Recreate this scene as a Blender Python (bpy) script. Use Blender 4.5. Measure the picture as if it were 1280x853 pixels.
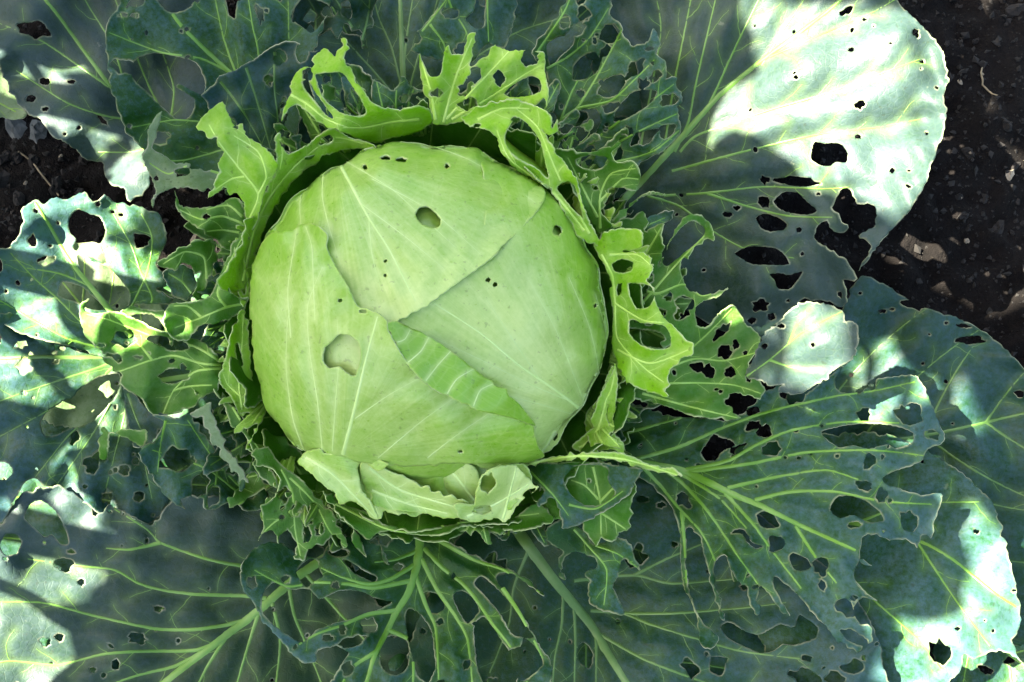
import bpy, math, random
import numpy as np
from mathutils import Vector, Matrix
from mathutils.geometry import delaunay_2d_cdt
from mathutils.kdtree import KDTree

# ------------------------------------------------------------------ scene, camera, light
scene = bpy.context.scene
for o in list(bpy.data.objects):
    bpy.data.objects.remove(o, do_unlink=True)
C = scene.collection

PITCH = math.radians(10.0)          # the picture is taken leaning in from the near side of the plant
DIST, HFOV = 0.65, math.radians(48.0)
FPX = 640.0 / math.tan(HFOV / 2)
TGT = np.array([0.0, 0.0, 0.12])
CAM = TGT + DIST * np.array([0.0, -math.sin(PITCH), math.cos(PITCH)])
cam_d = bpy.data.cameras.new('camera')
cam = bpy.data.objects.new('camera', cam_d)
C.objects.link(cam)
cam.location = CAM
cam.rotation_euler = (PITCH, 0, 0)
cam_d.sensor_width = 36
cam_d.lens = 18 / math.tan(HFOV / 2)
cam_d.clip_start, cam_d.clip_end = 0.01, 500
scene.camera = cam
scene.render.resolution_x, scene.render.resolution_y = 1024, 682

SUN_EL, SUN_DIR = math.radians(52), np.array([0.975, -0.22])       # horizontal way the light travels
SUN_DIR = SUN_DIR / np.linalg.norm(SUN_DIR)
world = bpy.data.worlds.new('World')
scene.world = world
world.use_nodes = True
wn = world.node_tree
wn.nodes.clear()
sky = wn.nodes.new('ShaderNodeTexSky')
sky.sky_type = 'NISHITA'
sky.sun_disc = False
sky.sun_elevation = SUN_EL
sky.sun_rotation = math.atan2(-SUN_DIR[0], -SUN_DIR[1])
sky.dust_density = 3.0
sky.air_density = 1.0
sky.ozone_density = 1.0
bg = wn.nodes.new('ShaderNodeBackground')
bg.inputs['Strength'].default_value = 0.052
wo = wn.nodes.new('ShaderNodeOutputWorld')
wn.links.new(sky.outputs[0], bg.inputs[0])
wn.links.new(bg.outputs[0], wo.inputs[0])
sun_d = bpy.data.lights.new('sun', 'SUN')
sun_d.energy = 5.0
sun_d.angle = math.radians(0.42)
sun_d.color = (1.0, 0.95, 0.86)
sun = bpy.data.objects.new('sun', sun_d)
C.objects.link(sun)
LDIR = Vector((SUN_DIR[0] * math.cos(SUN_EL), SUN_DIR[1] * math.cos(SUN_EL), -math.sin(SUN_EL)))
sun.rotation_euler = LDIR.to_track_quat('-Z', 'Y').to_euler()
sun.location = (-2, 0.5, 3)
vs = scene.view_settings
vs.view_transform, vs.look, vs.gamma = 'Standard', 'None', 1.0
vs.exposure = 3.45
vs.use_curve_mapping = False
vs.use_white_balance = True
vs.white_balance_temperature = 7000
vs.white_balance_tint = 4

# ------------------------------------------------------------------ helpers: photo pixel -> point at a height
def unproject(x, y, z):
    x = np.asarray(x, float); y = np.asarray(y, float); z = np.asarray(z, float)
    dx, dy, dz = (x - 640) / FPX, -(y - 426.5) / FPX, -np.ones_like(x)
    c, s = math.cos(PITCH), math.sin(PITCH)
    wx, wy, wz = dx, dy * c - dz * s, dy * s + dz * c
    t = (z - CAM[2]) / wz
    return np.stack([CAM[0] + wx * t, CAM[1] + wy * t, np.broadcast_to(z, x.shape)], -1)

def raydir(x, y):
    dx, dy = (np.asarray(x, float) - 640) / FPX, -(np.asarray(y, float) - 426.5) / FPX
    dz = -np.ones_like(dx)
    c, s = math.cos(PITCH), math.sin(PITCH)
    d = np.stack([dx, dy * c - dz * s, dy * s + dz * c], -1)
    return d / np.linalg.norm(d, axis=-1, keepdims=True)

ZOOM = dict(z1=(0, 0, 2.942), z2=(320, 0, 2.942), z3=(560, 0, 2.942), z4=(850, 0, 2.942), z5=(0, 230, 2.942),
            z6=(300, 160, 2.667), z7=(660, 220, 2.942), z8=(850, 270, 2.942), a1=(0, 420, 2.942), a2=(0, 563, 2.942),
            a3=(280, 400, 2.437), a4=(250, 563, 2.942), a5=(500, 563, 2.942), a6=(750, 440, 2.942), a7=(850, 563, 2.942),
            a8=(100, 100, 2.942), px=(0, 0, 1.0))
def Z(k, s):
    """'x,y x,y ...' in the coordinates of an enlarged region -> photo pixels"""
    ox, oy, f = ZOOM[k]
    return [(ox + float(a) / f, oy + float(b) / f) for a, b in (p.split(',') for p in s.split())]
def blob(k, cx, cy, rx, ry, rot=0, seed=0, n=13, rough=.27):
    ox, oy, f = ZOOM[k]
    r = random.Random(int(cx * 7 + cy * 13 + seed))
    a0, pts = math.radians(rot), []
    for i in range(n):
        a = 2 * math.pi * i / n
        q = 1 + r.uniform(-rough, rough)
        u, v = rx * q * math.cos(a), ry * q * math.sin(a)
        pts.append((ox + (cx + u * math.cos(a0) - v * math.sin(a0)) / f, oy + (cy + u * math.sin(a0) + v * math.cos(a0)) / f))
    return pts
def B(k, s):
    """several blobs: 'cx,cy,rx[,ry[,rot]] ...'"""
    out = []
    for w in s.split():
        v = [float(q) for q in w.split(',')]
        cx, cy, rx = v[:3]
        out.append(blob(k, cx, cy, rx, v[3] if len(v) > 3 else rx, v[4] if len(v) > 4 else 0))
    return out

def catmull(pts, step, closed=True):
    P = np.array(pts, float)
    n = len(P)
    out = []
    for i in range(n if closed else n - 1):
        if closed:
            p0, p1, p2, p3 = P[(i - 1) % n], P[i], P[(i + 1) % n], P[(i + 2) % n]
        else:
            p0, p1, p2, p3 = P[max(i - 1, 0)], P[i], P[i + 1], P[min(i + 2, n - 1)]
        L = np.linalg.norm(p2 - p1)
        k = max(1, int(round(L / step)))
        t = (np.arange(k) / k)[:, None]
        m1, m2 = (p2 - p0) * .38, (p3 - p1) * .38
        lim = L * 1.0
        for m in (m1, m2):
            q = np.linalg.norm(m)
            if q > lim > 0: m *= lim / q
        out.append((2*t**3-3*t**2+1)*p1 + (t**3-2*t**2+t)*m1 + (-2*t**3+3*t**2)*p2 + (t**3-t**2)*m2)
    if not closed: out.append(P[-1:])
    return np.concatenate(out)

def inside(poly, pts):
    res = np.zeros(len(pts), bool)
    lo_, hi_ = poly.min(0), poly.max(0)
    idx = np.nonzero((pts[:, 0] >= lo_[0]) & (pts[:, 0] <= hi_[0]) & (pts[:, 1] >= lo_[1]) & (pts[:, 1] <= hi_[1]))[0]
    a, b = poly, np.roll(poly, -1, 0)
    keep = a[:, 1] != b[:, 1]
    a, b = a[keep], b[keep]
    sl = (b[:, 0] - a[:, 0]) / (b[:, 1] - a[:, 1])
    for k in range(0, len(idx), 4000):
        q = idx[k:k + 4000]
        x, y = pts[q, 0][:, None], pts[q, 1][:, None]
        m = ((a[None, :, 1] > y) != (b[None, :, 1] > y)) & (x < sl[None] * (y - a[None, :, 1]) + a[None, :, 0])
        res[q] = m.sum(1) % 2 == 1
    return res
KD_CACHE = {}
def mindist(pts, ref):
    if len(pts) * len(ref) > 300000 or id(ref) in KD_CACHE:
        c = KD_CACHE.get(id(ref))
        if c is None:
            kd = KDTree(len(ref))
            for i, q in enumerate(ref.tolist()): kd.insert((q[0], q[1], 0), i)
            kd.balance(); c = KD_CACHE[id(ref)] = (kd, ref)
        f = c[0].find
        return np.array([f((x, y, 0))[2] for x, y in pts.tolist()])
    d = (pts[:, None, 0] - ref[None, :, 0]) ** 2 + (pts[:, None, 1] - ref[None, :, 1]) ** 2
    return np.sqrt(d.min(1))

class RBF:
    def __init__(s, pts):
        P = np.array(pts, float)
        s.P, n = P[:, :2] / 100, len(P)
        if n < 3:
            s.c = None; s.k = P[:, 2].mean(); return
        d = np.linalg.norm(s.P[:, None] - s.P[None], axis=-1)
        K = np.where(d > 0, d * d * np.log(d + 1e-9), 0) + np.eye(n) * 0.02
        A = np.zeros((n + 3, n + 3)); A[:n, :n] = K
        A[:n, n] = 1; A[:n, n + 1:] = s.P; A[n, :n] = 1; A[n + 1:, :n] = s.P.T
        s.c = np.linalg.lstsq(A, np.concatenate([P[:, 2], np.zeros(3)]), rcond=None)[0]
        s.lo, s.hi = P[:, 2].min() - 22, P[:, 2].max() + 22
    def __call__(s, x, y):
        if s.c is None: return np.full(np.shape(x), s.k, float)
        q = np.stack([x, y], -1) / 100
        d = np.linalg.norm(q[:, None] - s.P[None], axis=-1)
        K = np.where(d > 0, d * d * np.log(d + 1e-9), 0)
        n = len(s.P)
        return np.clip(K @ s.c[:n] + s.c[n] + q @ s.c[n + 1:], s.lo, s.hi)

def wob(x, y, seed, wl):
    """smooth noise in -1..1 with wavelength about wl"""
    r = np.random.RandomState(seed)
    v = np.zeros(np.shape(x))
    for i in range(7):
        a, k, p = r.uniform(0, 2 * math.pi), 2 * math.pi / (wl * r.uniform(.6, 1.7)), r.uniform(0, 6.28)
        v = v + np.sin(k * (x * math.cos(a) + y * math.sin(a)) + p)
    return v / 3.2

# ------------------------------------------------------------------ materials
MATS = {}
def nodes(name):
    m = bpy.data.materials.new(name); m.use_nodes = True
    t = m.node_tree; t.nodes.clear()
    MATS[name] = m
    return m, t
def N(t, kind, **kw):
    n = t.nodes.new(kind)
    for k, v in kw.items():
        if k in n.inputs.keys(): n.inputs[k].default_value = v
        else: setattr(n, k, v)
    return n
def mixc(t, f, a, b):
    n = t.nodes.new('ShaderNodeMix'); n.data_type = 'RGBA'
    for s, v in ((0, f), (6, a), (7, b)):
        if hasattr(v, 'links'): t.links.new(v, n.inputs[s])
        else: n.inputs[s].default_value = v if s == 0 else (*v, 1)
    return n.outputs[2]
def math_(t, op, a, b=0.0, clamp=False):
    n = t.nodes.new('ShaderNodeMath'); n.operation = op; n.use_clamp = clamp
    for i, v in enumerate((a, b)):
        if hasattr(v, 'links'): t.links.new(v, n.inputs[i])
        else: n.inputs[i].default_value = v
    return n.outputs[0]
def ramp(t, f, stops):
    n = t.nodes.new('ShaderNodeValToRGB')
    e = n.color_ramp.elements
    while len(e) < len(stops): e.new(.5)
    for q, (p, c) in zip(e, stops):
        q.position = p; q.color = (*c, 1) if len(c) == 3 else c
    t.links.new(f, n.inputs[0])
    return n.outputs[0]
def noise(t, co, scale, detail=4, rough=.55, dist=0):
    n = N(t, 'ShaderNodeTexNoise', Scale=scale, Detail=detail, Roughness=rough, Distortion=dist)
    t.links.new(co, n.inputs['Vector'])
    return n.outputs['Fac']

def leaf_material(name, green, wax, vein, edge, rough=.5, trans=.28, transcol=(.13, .30, .015), netscale=210, spots=.5, bump=.5, spec=.28, streak=.5, mot=2.6, vmix=.42):
    m, t = nodes(name)
    L = t.links.new
    co = N(t, 'ShaderNodeTexCoord').outputs['Object']
    at = N(t, 'ShaderNodeVertexColor', layer_name='leafdata')
    sep = N(t, 'ShaderNodeSeparateColor'); L(at.outputs[0], sep.inputs[0])
    eg, vn, wx = sep.outputs[0], sep.outputs[1], sep.outputs[2]
    sv = N(t, 'ShaderNodeCombineXYZ'); L(at.outputs[1], sv.inputs[0])
    st1 = noise(t, sv.outputs[0], 22, 4, .75)
    n1 = noise(t, co, 60, 6, .7); n2 = noise(t, co, 290, 4, .7); n3 = noise(t, co, 14, 3, .5)
    w = math_(t, 'ADD', wx, math_(t, 'MULTIPLY', math_(t, 'SUBTRACT', n1, .62), .9))
    w = math_(t, 'ADD', w, math_(t, 'MULTIPLY', math_(t, 'SUBTRACT', n2, .5), mot), True)
    w = math_(t, 'ADD', w, math_(t, 'MULTIPLY', math_(t, 'SUBTRACT', st1, .5), streak), True)
    col = mixc(t, w, green, wax)
    col = mixc(t, math_(t, 'MULTIPLY', math_(t, 'SUBTRACT', n3, .38), .9, True), col, tuple(c * .62 for c in green))
    # fine vein net
    vo = N(t, 'ShaderNodeTexVoronoi', Scale=netscale, feature='DISTANCE_TO_EDGE'); L(co, vo.inputs['Vector'])
    net = ramp(t, vo.outputs['Distance'], [(0, (1, 1, 1)), (.07, (0, 0, 0))])
    col = mixc(t, math_(t, 'MULTIPLY', net, .09), col, vein)
    col = mixc(t, math_(t, 'MULTIPLY', vn, vmix), col, vein)
    # scars: brown grazing scars and pale pinpricks
    sp = noise(t, co, 330, 2, .5)
    dark = ramp(t, sp, [(.0, (1, 1, 1)), (.30, (1, 1, 1)), (.335, (0, 0, 0))])
    col = mixc(t, math_(t, 'MULTIPLY', dark, .7 * spots), col, (.03, .035, .02))
    sp2 = noise(t, co, 105, 3, .6)
    pale = ramp(t, sp2, [(.0, (0, 0, 0)), (.72, (0, 0, 0)), (.77, (1, 1, 1))])
    col = mixc(t, math_(t, 'MULTIPLY', pale, .55 * spots), col, edge)
    e2 = math_(t, 'MULTIPLY', eg, ramp(t, noise(t, co, 95, 3, .6), [(.42, (0, 0, 0)), (.64, (.9, .9, .9))]), True)
    eb = mixc(t, ramp(t, noise(t, co, 45, 2, .5), [(.5, (0, 0, 0)), (.65, (.6, .6, .6))]), edge, tuple(c * .45 * k for c, k in zip(edge, (1.1, .85, .6))))
    col = mixc(t, e2, col, eb)
    p = N(t, 'ShaderNodeBsdfPrincipled')
    L(col, p.inputs['Base Color'])
    rg = math_(t, 'ADD', math_(t, 'MULTIPLY', n2, .22), rough - .1)
    L(rg, p.inputs['Roughness'])
    p.inputs['Specular IOR Level'].default_value = spec
    b1 = N(t, 'ShaderNodeBump', Strength=bump, Distance=.0012)
    hh = math_(t, 'ADD', math_(t, 'MULTIPLY', n2, .5), math_(t, 'MULTIPLY', noise(t, co, 75, 3, .5), 1.2))
    hh = math_(t, 'SUBTRACT', hh, math_(t, 'MULTIPLY', net, .1))
    L(hh, b1.inputs['Height']); L(b1.outputs[0], p.inputs['Normal'])
    tr = N(t, 'ShaderNodeBsdfTranslucent')
    tc = mixc(t, .35, transcol, col); L(tc, tr.inputs[0]); L(b1.outputs[0], tr.inputs['Normal'])
    mx = N(t, 'ShaderNodeMixShader', Fac=trans)
    L(p.outputs[0], mx.inputs[1]); L(tr.outputs[0], mx.inputs[2])
    out = N(t, 'ShaderNodeOutputMaterial'); L(mx.outputs[0], out.inputs[0])
    return m

def plain_material(name, c1, c2, scale=60, rough=.5, trans=0, transcol=(.3, .5, .08), bump=.2, detail=4):
    m, t = nodes(name)
    L = t.links.new
    co = N(t, 'ShaderNodeTexCoord').outputs['Object']
    n1 = noise(t, co, scale, detail, .6)
    f = ramp(t, n1, [(.3, (0, 0, 0)), (.7, (1, 1, 1))])
    col = mixc(t, f, c1, c2)
    p = N(t, 'ShaderNodeBsdfPrincipled', Roughness=rough)
    L(col, p.inputs['Base Color'])
    b = N(t, 'ShaderNodeBump', Strength=bump, Distance=.001); L(n1, b.inputs['Height']); L(b.outputs[0], p.inputs['Normal'])
    out = N(t, 'ShaderNodeOutputMaterial')
    if trans:
        tr = N(t, 'ShaderNodeBsdfTranslucent'); tr.inputs[0].default_value = (*transcol, 1)
        mx = N(t, 'ShaderNodeMixShader', Fac=trans)
        L(p.outputs[0], mx.inputs[1]); L(tr.outputs[0], mx.inputs[2]); L(mx.outputs[0], out.inputs[0])
    else:
        L(p.outputs[0], out.inputs[0])
    return m

leaf_material('old_leaf', (.007, .042, .009), (.030, .076, .083), (.075, .145, .035), (.26, .28, .16), trans=.16)
leaf_material('waxy_leaf', (.010, .036, .010), (.043, .073, .070), (.11, .17, .055), (.36, .38, .25), trans=.2, mot=1.5)
leaf_material('mid_leaf', (.009, .060, .007), (.058, .128, .128), (.10, .22, .035), (.36, .40, .20), trans=.24)
leaf_material('inner_leaf', (.045, .17, .006), (.10, .22, .05), (.20, .36, .07), (.62, .64, .36), trans=.32, transcol=(.2, .42, .02))
leaf_material('young_leaf', (.26, .55, .014), (.45, .66, .11), (.52, .70, .20), (.72, .76, .40), trans=.35, transcol=(.4, .65, .05), spots=.5)
leaf_material('pale_leaf', (.12, .20, .06), (.21, .30, .15), (.26, .32, .2), (.50, .48, .34), spots=.6)
leaf_material('head_leaf', (.25, .48, .035), (.64, .76, .26), (.68, .79, .32), (.58, .72, .18), trans=.2, transcol=(.4, .6, .08), netscale=110, spots=.4, bump=.22, rough=.3, spec=.7, streak=1.0, mot=.7, vmix=.45)
plain_material('callus', (.42, .43, .27), (.12, .17, .07), 60, .7)
plain_material('callus_green', (.56, .64, .30), (.22, .36, .07), 80, .6)
plain_material('vein_old', (.065, .15, .022), (.11, .21, .05), 60, .42)
plain_material('vein_mid', (.10, .25, .015), (.16, .31, .05), 60, .42)
plain_material('vein_inner', (.20, .38, .035), (.30, .47, .10), 60, .42)
plain_material('vein_head', (.50, .67, .20), (.56, .71, .27), 90, .45)
plain_material('vein_young', (.42, .66, .08), (.52, .70, .17), 60, .42)
plain_material('vein_waxy', (.10, .23, .02), (.16, .29, .06), 60, .42)
VEIN = dict(waxy_leaf='vein_waxy', old_leaf='vein_old', mid_leaf='vein_mid', inner_leaf='vein_inner', young_leaf='vein_young', pale_leaf='vein_inner', head_leaf='vein_head')

# ------------------------------------------------------------------ mesh helpers
def mesh_obj(name, V, F, mats, parent=None, smooth=True):
    me = bpy.data.meshes.new(name)
    me.from_pydata([tuple(v) for v in V], [], [tuple(int(i) for i in f) for f in F])
    for m in mats: me.materials.append(MATS[m])
    if smooth: me.polygons.foreach_set('use_smooth', [True] * len(me.polygons))
    me.update()
    o = bpy.data.objects.new(name, me)
    C.objects.link(o)
    if parent is not None: o.parent = parent
    return o
def tag(o, label=None, cat=None, group=None, kind=None):
    for k, v in (('label', label), ('category', cat), ('group', group), ('kind', kind)):
        if v: o[k] = v
    return o

plant = bpy.data.objects.new('cabbage_plant', None)
C.objects.link(plant)
tag(plant, 'cabbage plant with pale round head and blue green leaves riddled with holes', 'cabbage')

# the head: an ellipsoid that the wrapper leaves follow
HC = unproject(538., 397., .130)
HR = np.array([.0985, .0965, .086])
def on_head(x, y, off):
    """first hit of the pixel ray with the head grown by off (m)"""
    d = raydir(x, y)
    R = HR[None] + np.asarray(off)[:, None]
    o = (CAM - HC)[None] / R
    e = d / R
    a = (e * e).sum(-1); b = (o * e).sum(-1); c = (o * o).sum(-1) - 1
    disc = b * b - a * c
    t = (-b - np.sqrt(np.maximum(disc, 0))) / a
    p = o + e * t[:, None]
    p = p / np.linalg.norm(p, axis=-1, keepdims=True)
    return p * R + HC[None]

LEAF_COUNT = [0]
def leaf(name, out, z, mat='old_leaf', holes=(), veins=(), mid=None, midw=(8, 3), ruf=4.0, bulge=5.0, pucker=3.2, step=6.0,
         wax=None, shots=0, chew=0, head=False, thick=.00055, side=True, jit=.8, vw=(4.0, 1.4), label=None, rim=None, lat=0, veinh=.33):
    """a leaf from its outline: out, holes, veins in photo pixels, z = [(x, y, height in mm)] (height above the head surface if head)"""
    LEAF_COUNT[0] += 1
    if not head and mat in ('young_leaf', 'inner_leaf'):
        ruf, bulge = ruf * 1.3 + 1.2, min(bulge, 3.6)
    rim = rim or ('callus_green' if mat in ('young_leaf', 'inner_leaf', 'head_leaf') else 'callus')
    KD_CACHE.clear()
    seed = LEAF_COUNT[0] * 17 + 3
    rs = np.random.RandomState(seed); rr = random.Random(seed)
    bstep = step * .6
    OUT = catmull(out, bstep)
    tq = np.roll(OUT, -1, 0) - np.roll(OUT, 1, 0); tq = tq / (np.linalg.norm(tq, axis=1, keepdims=True) + 1e-9)
    jag = (1.8 if head else 2.2) * wob(OUT[:, 0], OUT[:, 1], seed + 5, 15) * np.clip(.5 + wob(OUT[:, 0], OUT[:, 1], seed + 6, 90), 0, 1.2)
    OUT = OUT + np.stack([-tq[:, 1], tq[:, 0]], -1) * jag[:, None] + rs.uniform(-jit, jit, OUT.shape)
    HOL = []
    for h in holes:
        hp = catmull(h, max(2.2, bstep * .7)); HOL.append(hp + rs.uniform(-.5, .5, hp.shape))
    lo, hi = OUT.min(0), OUT.max(0)
    for i in range(shots):
        p = np.array([[rr.uniform(lo[0], hi[0]), rr.uniform(lo[1], hi[1])]])
        if inside(OUT, p)[0]:
            q = rr.uniform(1.2, 3.2)
            HOL.append(np.array(blob('px', p[0, 0], p[0, 1], q * rr.uniform(.8, 1.6), q, rr.uniform(0, 180), i, 7)))
    CHEW = []
    def ok(P):
        r = inside(OUT, P)
        for h in HOL: r &= ~inside(h, P)
        return r
    # ---- veins: [(samples, w0, w1)]
    VL = []
    if mid: VL.append((catmull(mid, 4, False), midw[0], midw[1]))
    prim = [catmull(v, 4, False) for v in veins]
    if lat and mid:
        M = VL[0][0]
        for i in range(lat):
            k = int(len(M) * (.1 + .8 * i / lat))
            d = M[min(k + 4, len(M) - 1)] - M[max(k - 4, 0)]
            a0 = math.atan2(d[1], d[0])
            for sgn in (-1, 1):
                a, p, pts = a0 + sgn * rr.uniform(.75, 1.05), M[k].copy(), []
                for q in range(60):
                    pts.append(p.copy()); p = p + 6 * np.array([math.cos(a), math.sin(a)]); a -= sgn * .012
                    if not inside(OUT, p[None])[0]: break
                if len(pts) > 3: prim.append(np.array(pts))
    for v in prim: VL.append((v, vw[0], vw[1]))
    if side:
        for v in list(prim) + ([VL[0][0]] if mid and not prim else []):
            L = len(v); sg = 1
            for k in range(5, L - 3, rr.choice((6, 7, 8))):
                d = v[min(k + 2, L - 1)] - v[k - 2]
                a = math.atan2(d[1], d[0]) + sg * rr.uniform(.6, .95); sg = -sg
                p, pts = v[k].copy(), []
                for q in range(rr.randint(5, 12)):
                    pts.append(p.copy()); p = p + 4 * np.array([math.cos(a), math.sin(a)]); a += rr.uniform(-.28, .28) - sg * -.02
                VL.append((np.array(pts), 1.0, .45))
    VP = np.concatenate([v for v, _, _ in VL]) if VL else None
    V1 = np.concatenate([v for v in prim] + ([VL[0][0]] if mid else [])) if (prim or mid) else None
    tries = 0
    while chew > 0 and tries < 400 and V1 is not None:
        tries += 1
        p = np.array([[rr.uniform(lo[0], hi[0]), rr.uniform(lo[1], hi[1])]])
        if not ok(p)[0]: continue
        dv = mindist(p, V1)[0]; do = mindist(p, np.concatenate([OUT] + HOL))[0]
        if dv < 6 or do < 6: continue
        k = ((V1 - p) ** 2).sum(1).argmin(); d = V1[min(k + 1, len(V1) - 1)] - V1[max(k - 1, 0)]
        r = min(dv - 2.2, rr.uniform(4, 13)); r2 = min(r * rr.uniform(1.0, 2.6), do + 6)
        hp = catmull(blob('px', p[0, 0], p[0, 1], r2, r, math.degrees(math.atan2(d[1], d[0])), tries, 13, .36), 2.4)
        HOL.append(hp + rs.uniform(-.6, .6, hp.shape)); chew -= 1
    zf = RBF(z)
    wf = RBF(wax) if wax else None
    def surf(P):
        x, y = P[:, 0], P[:, 1]
        h = zf(x, y)
        ef = np.clip(1 - mindist(P, OUT) / 70, 0, 1)
        h = h + bulge * wob(x, y, seed, 120) + ruf * ef * wob(x, y, seed + 1, 55)
        if VP is not None and pucker:
            dv = mindist(P, VP)
            h = h + pucker * .35 * (1 - np.exp(-(dv / 8) ** 2))
            if V1 is not None:
                d1 = mindist(P, V1)
                h = h + pucker * (1 - np.exp(-(d1 / 19) ** 2)) - pucker * .6
        if head: return on_head(x, y, (h + 4.2 * wob(x, y, 777, 330)) / 1000)
        return unproject(x, y, h / 1000)
    # ---- triangulate
    g = []
    ny = int((hi[1] - lo[1]) / (step * .866)) + 2
    for j in range(ny):
        xs = np.arange(lo[0] + (step / 2 if j % 2 else 0), hi[0] + step, step)
        g.append(np.stack([xs, np.full_like(xs, lo[1] + j * step * .866)], -1))
    G = np.concatenate(g); G = G + rs.uniform(-step * .18, step * .18, G.shape)
    loops = [OUT] + HOL
    bnd = np.concatenate(loops)
    G = G[ok(G)]
    if len(G): G = G[mindist(G, bnd) > step * .62]
    ring = []
    for lp in loops:
        tn = np.roll(lp, -1, 0) - np.roll(lp, 1, 0)
        tn = tn / (np.linalg.norm(tn, axis=1, keepdims=True) + 1e-9)
        nn = np.stack([-tn[:, 1], tn[:, 0]], -1)
        for s in (1, -1):
            c = lp + nn * s * 2.3
            ring.append(c)
    ring = np.concatenate(ring)
    ring = ring[ok(ring)]
    if len(ring): ring = ring[mindist(ring, bnd) > 1.5]
    pts = [Vector((p[0], -p[1])) for p in np.concatenate([bnd, ring, G])]
    ed, s = [], 0
    for lp in loops:
        n = len(lp); ed += [(s + i, s + (i + 1) % n) for i in range(n)]; s += n
    vo, eo, fo, *_ = delaunay_2d_cdt(pts, ed, [], 0, 1e-4)
    P2 = np.array([(v[0], -v[1]) for v in vo])
    F = np.array([f for f in fo if len(f) == 3])
    F = F[ok(P2[F].mean(1))]
    # largest connected piece only
    par = list(range(len(P2)))
    def find(a):
        while par[a] != a:
            par[a] = par[par[a]]; a = par[a]
        return a
    for a, b, c in F:
        ra = find(a); par[find(b)] = ra; par[find(c)] = ra
    root = np.array([find(a) for a in F[:, 0]])
    u, cnt = np.unique(root, return_counts=True)
    F = F[root == u[cnt.argmax()]]
    used, inv = np.unique(F, return_inverse=True)
    F = inv.reshape(F.shape); P2 = P2[used]
    V = surf(P2)
    es = np.sort(np.concatenate([F[:, [0, 1]], F[:, [1, 2]], F[:, [2, 0]]]), 1)
    uq, ct = np.unique(es, axis=0, return_counts=True)
    edge = np.zeros(len(P2)); edge[uq[ct == 1].ravel()] = 1
    vd = np.exp(-(mindist(P2, VP) / (3.3 if head else 5.5)) ** 2) if VP is not None else np.zeros(len(P2))
    wx = np.clip(wf(P2[:, 0], P2[:, 1]), 0, 1) if wf else np.full(len(P2), .5)
    o = mesh_obj(name, V, F, [mat, rim], plant)
    b0 = np.array((mid or (veins[0] if veins else out))[0], float)
    q = P2 - b0; ang = np.arctan2(q[:, 1], q[:, 0]); am = np.arctan2(q[:, 1].mean(), q[:, 0].mean())
    ang = (ang - am + np.pi) % (2 * np.pi) + LEAF_COUNT[0] * 7.3
    ca = o.data.color_attributes.new('leafdata', 'FLOAT_COLOR', 'POINT')
    ca.data.foreach_set('color', np.stack([edge, vd, wx, ang], -1).astype(np.float32).ravel())
    sm = o.modifiers.new('thickness', 'SOLIDIFY')
    sm.thickness = thick; sm.offset = -1; sm.material_offset_rim = 1; sm.use_even_offset = False
    if label: o['label'] = label
    # ---- ribs
    def ribs(lst, nm):
        lst = [q for q in lst if len(q[0]) >= 3]
        if not lst: return
        prof = [(-1, -.25), (-.62, .45), (0, .75), (.62, .45), (1, -.25)]
        sams, ws, nns, starts, k = [], [], [], [], 0
        for s, w0, w1 in lst:
            n = len(s)
            tn = np.gradient(s, axis=0); tn /= np.linalg.norm(tn, axis=1, keepdims=True) + 1e-9
            sams.append(s); nns.append(np.stack([-tn[:, 1], tn[:, 0]], -1))
            ws.append((w0 + (w1 - w0) * np.linspace(0, 1, n) ** .8) * .5); starts.append((k, n)); k += n
        S_, N_, W_ = np.concatenate(sams), np.concatenate(nns), np.concatenate(ws)[:, None]
        msk = ok(S_)
        rows = [surf(S_ + N_ * W_ * a) for a, _ in prof]
        mm = DIST / FPX
        tang = np.concatenate([np.gradient(rows[2][i:i + n], axis=0) for i, n in starts])
        nor = np.cross(tang, rows[4] - rows[0])
        nor /= np.linalg.norm(nor, axis=1, keepdims=True) + 1e-12
        nor *= np.sign((nor * (CAM[None] - rows[2])).sum(1, keepdims=True))
        rows = [r + nor * (W_ * mm * veinh * 2 * b + .00012) for r, (_, b) in zip(rows, prof)]
        VV = np.stack(rows, 1).reshape(-1, 3)
        seg = np.concatenate([np.arange(i, i + n - 1) for i, n in starts])
        seg = seg[msk[seg] & msk[seg + 1]]
        if not len(seg): return
        FF = np.concatenate([np.stack([seg * 5 + j, seg * 5 + j + 1, seg * 5 + j + 6, seg * 5 + j + 5], -1) for j in range(4)])
        us, iv = np.unique(FF, return_inverse=True)
        vo_ = mesh_obj(nm, VV[us], iv.reshape(FF.shape), [VEIN[mat]], o)
        if nm == 'veins': vo_['kind'] = 'stuff'
    if mid:
        ribs(VL[:1], 'midrib')
        ribs([(v, a * .6, b * .7) for v, a, b in VL[1:]] if head else VL[1:], 'veins')
    elif VL:
        ribs(VL, 'veins')
    return o

# ------------------------------------------------------------------ the lowest, oldest leaves
W = lambda *a: [tuple(p) for p in a]
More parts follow.
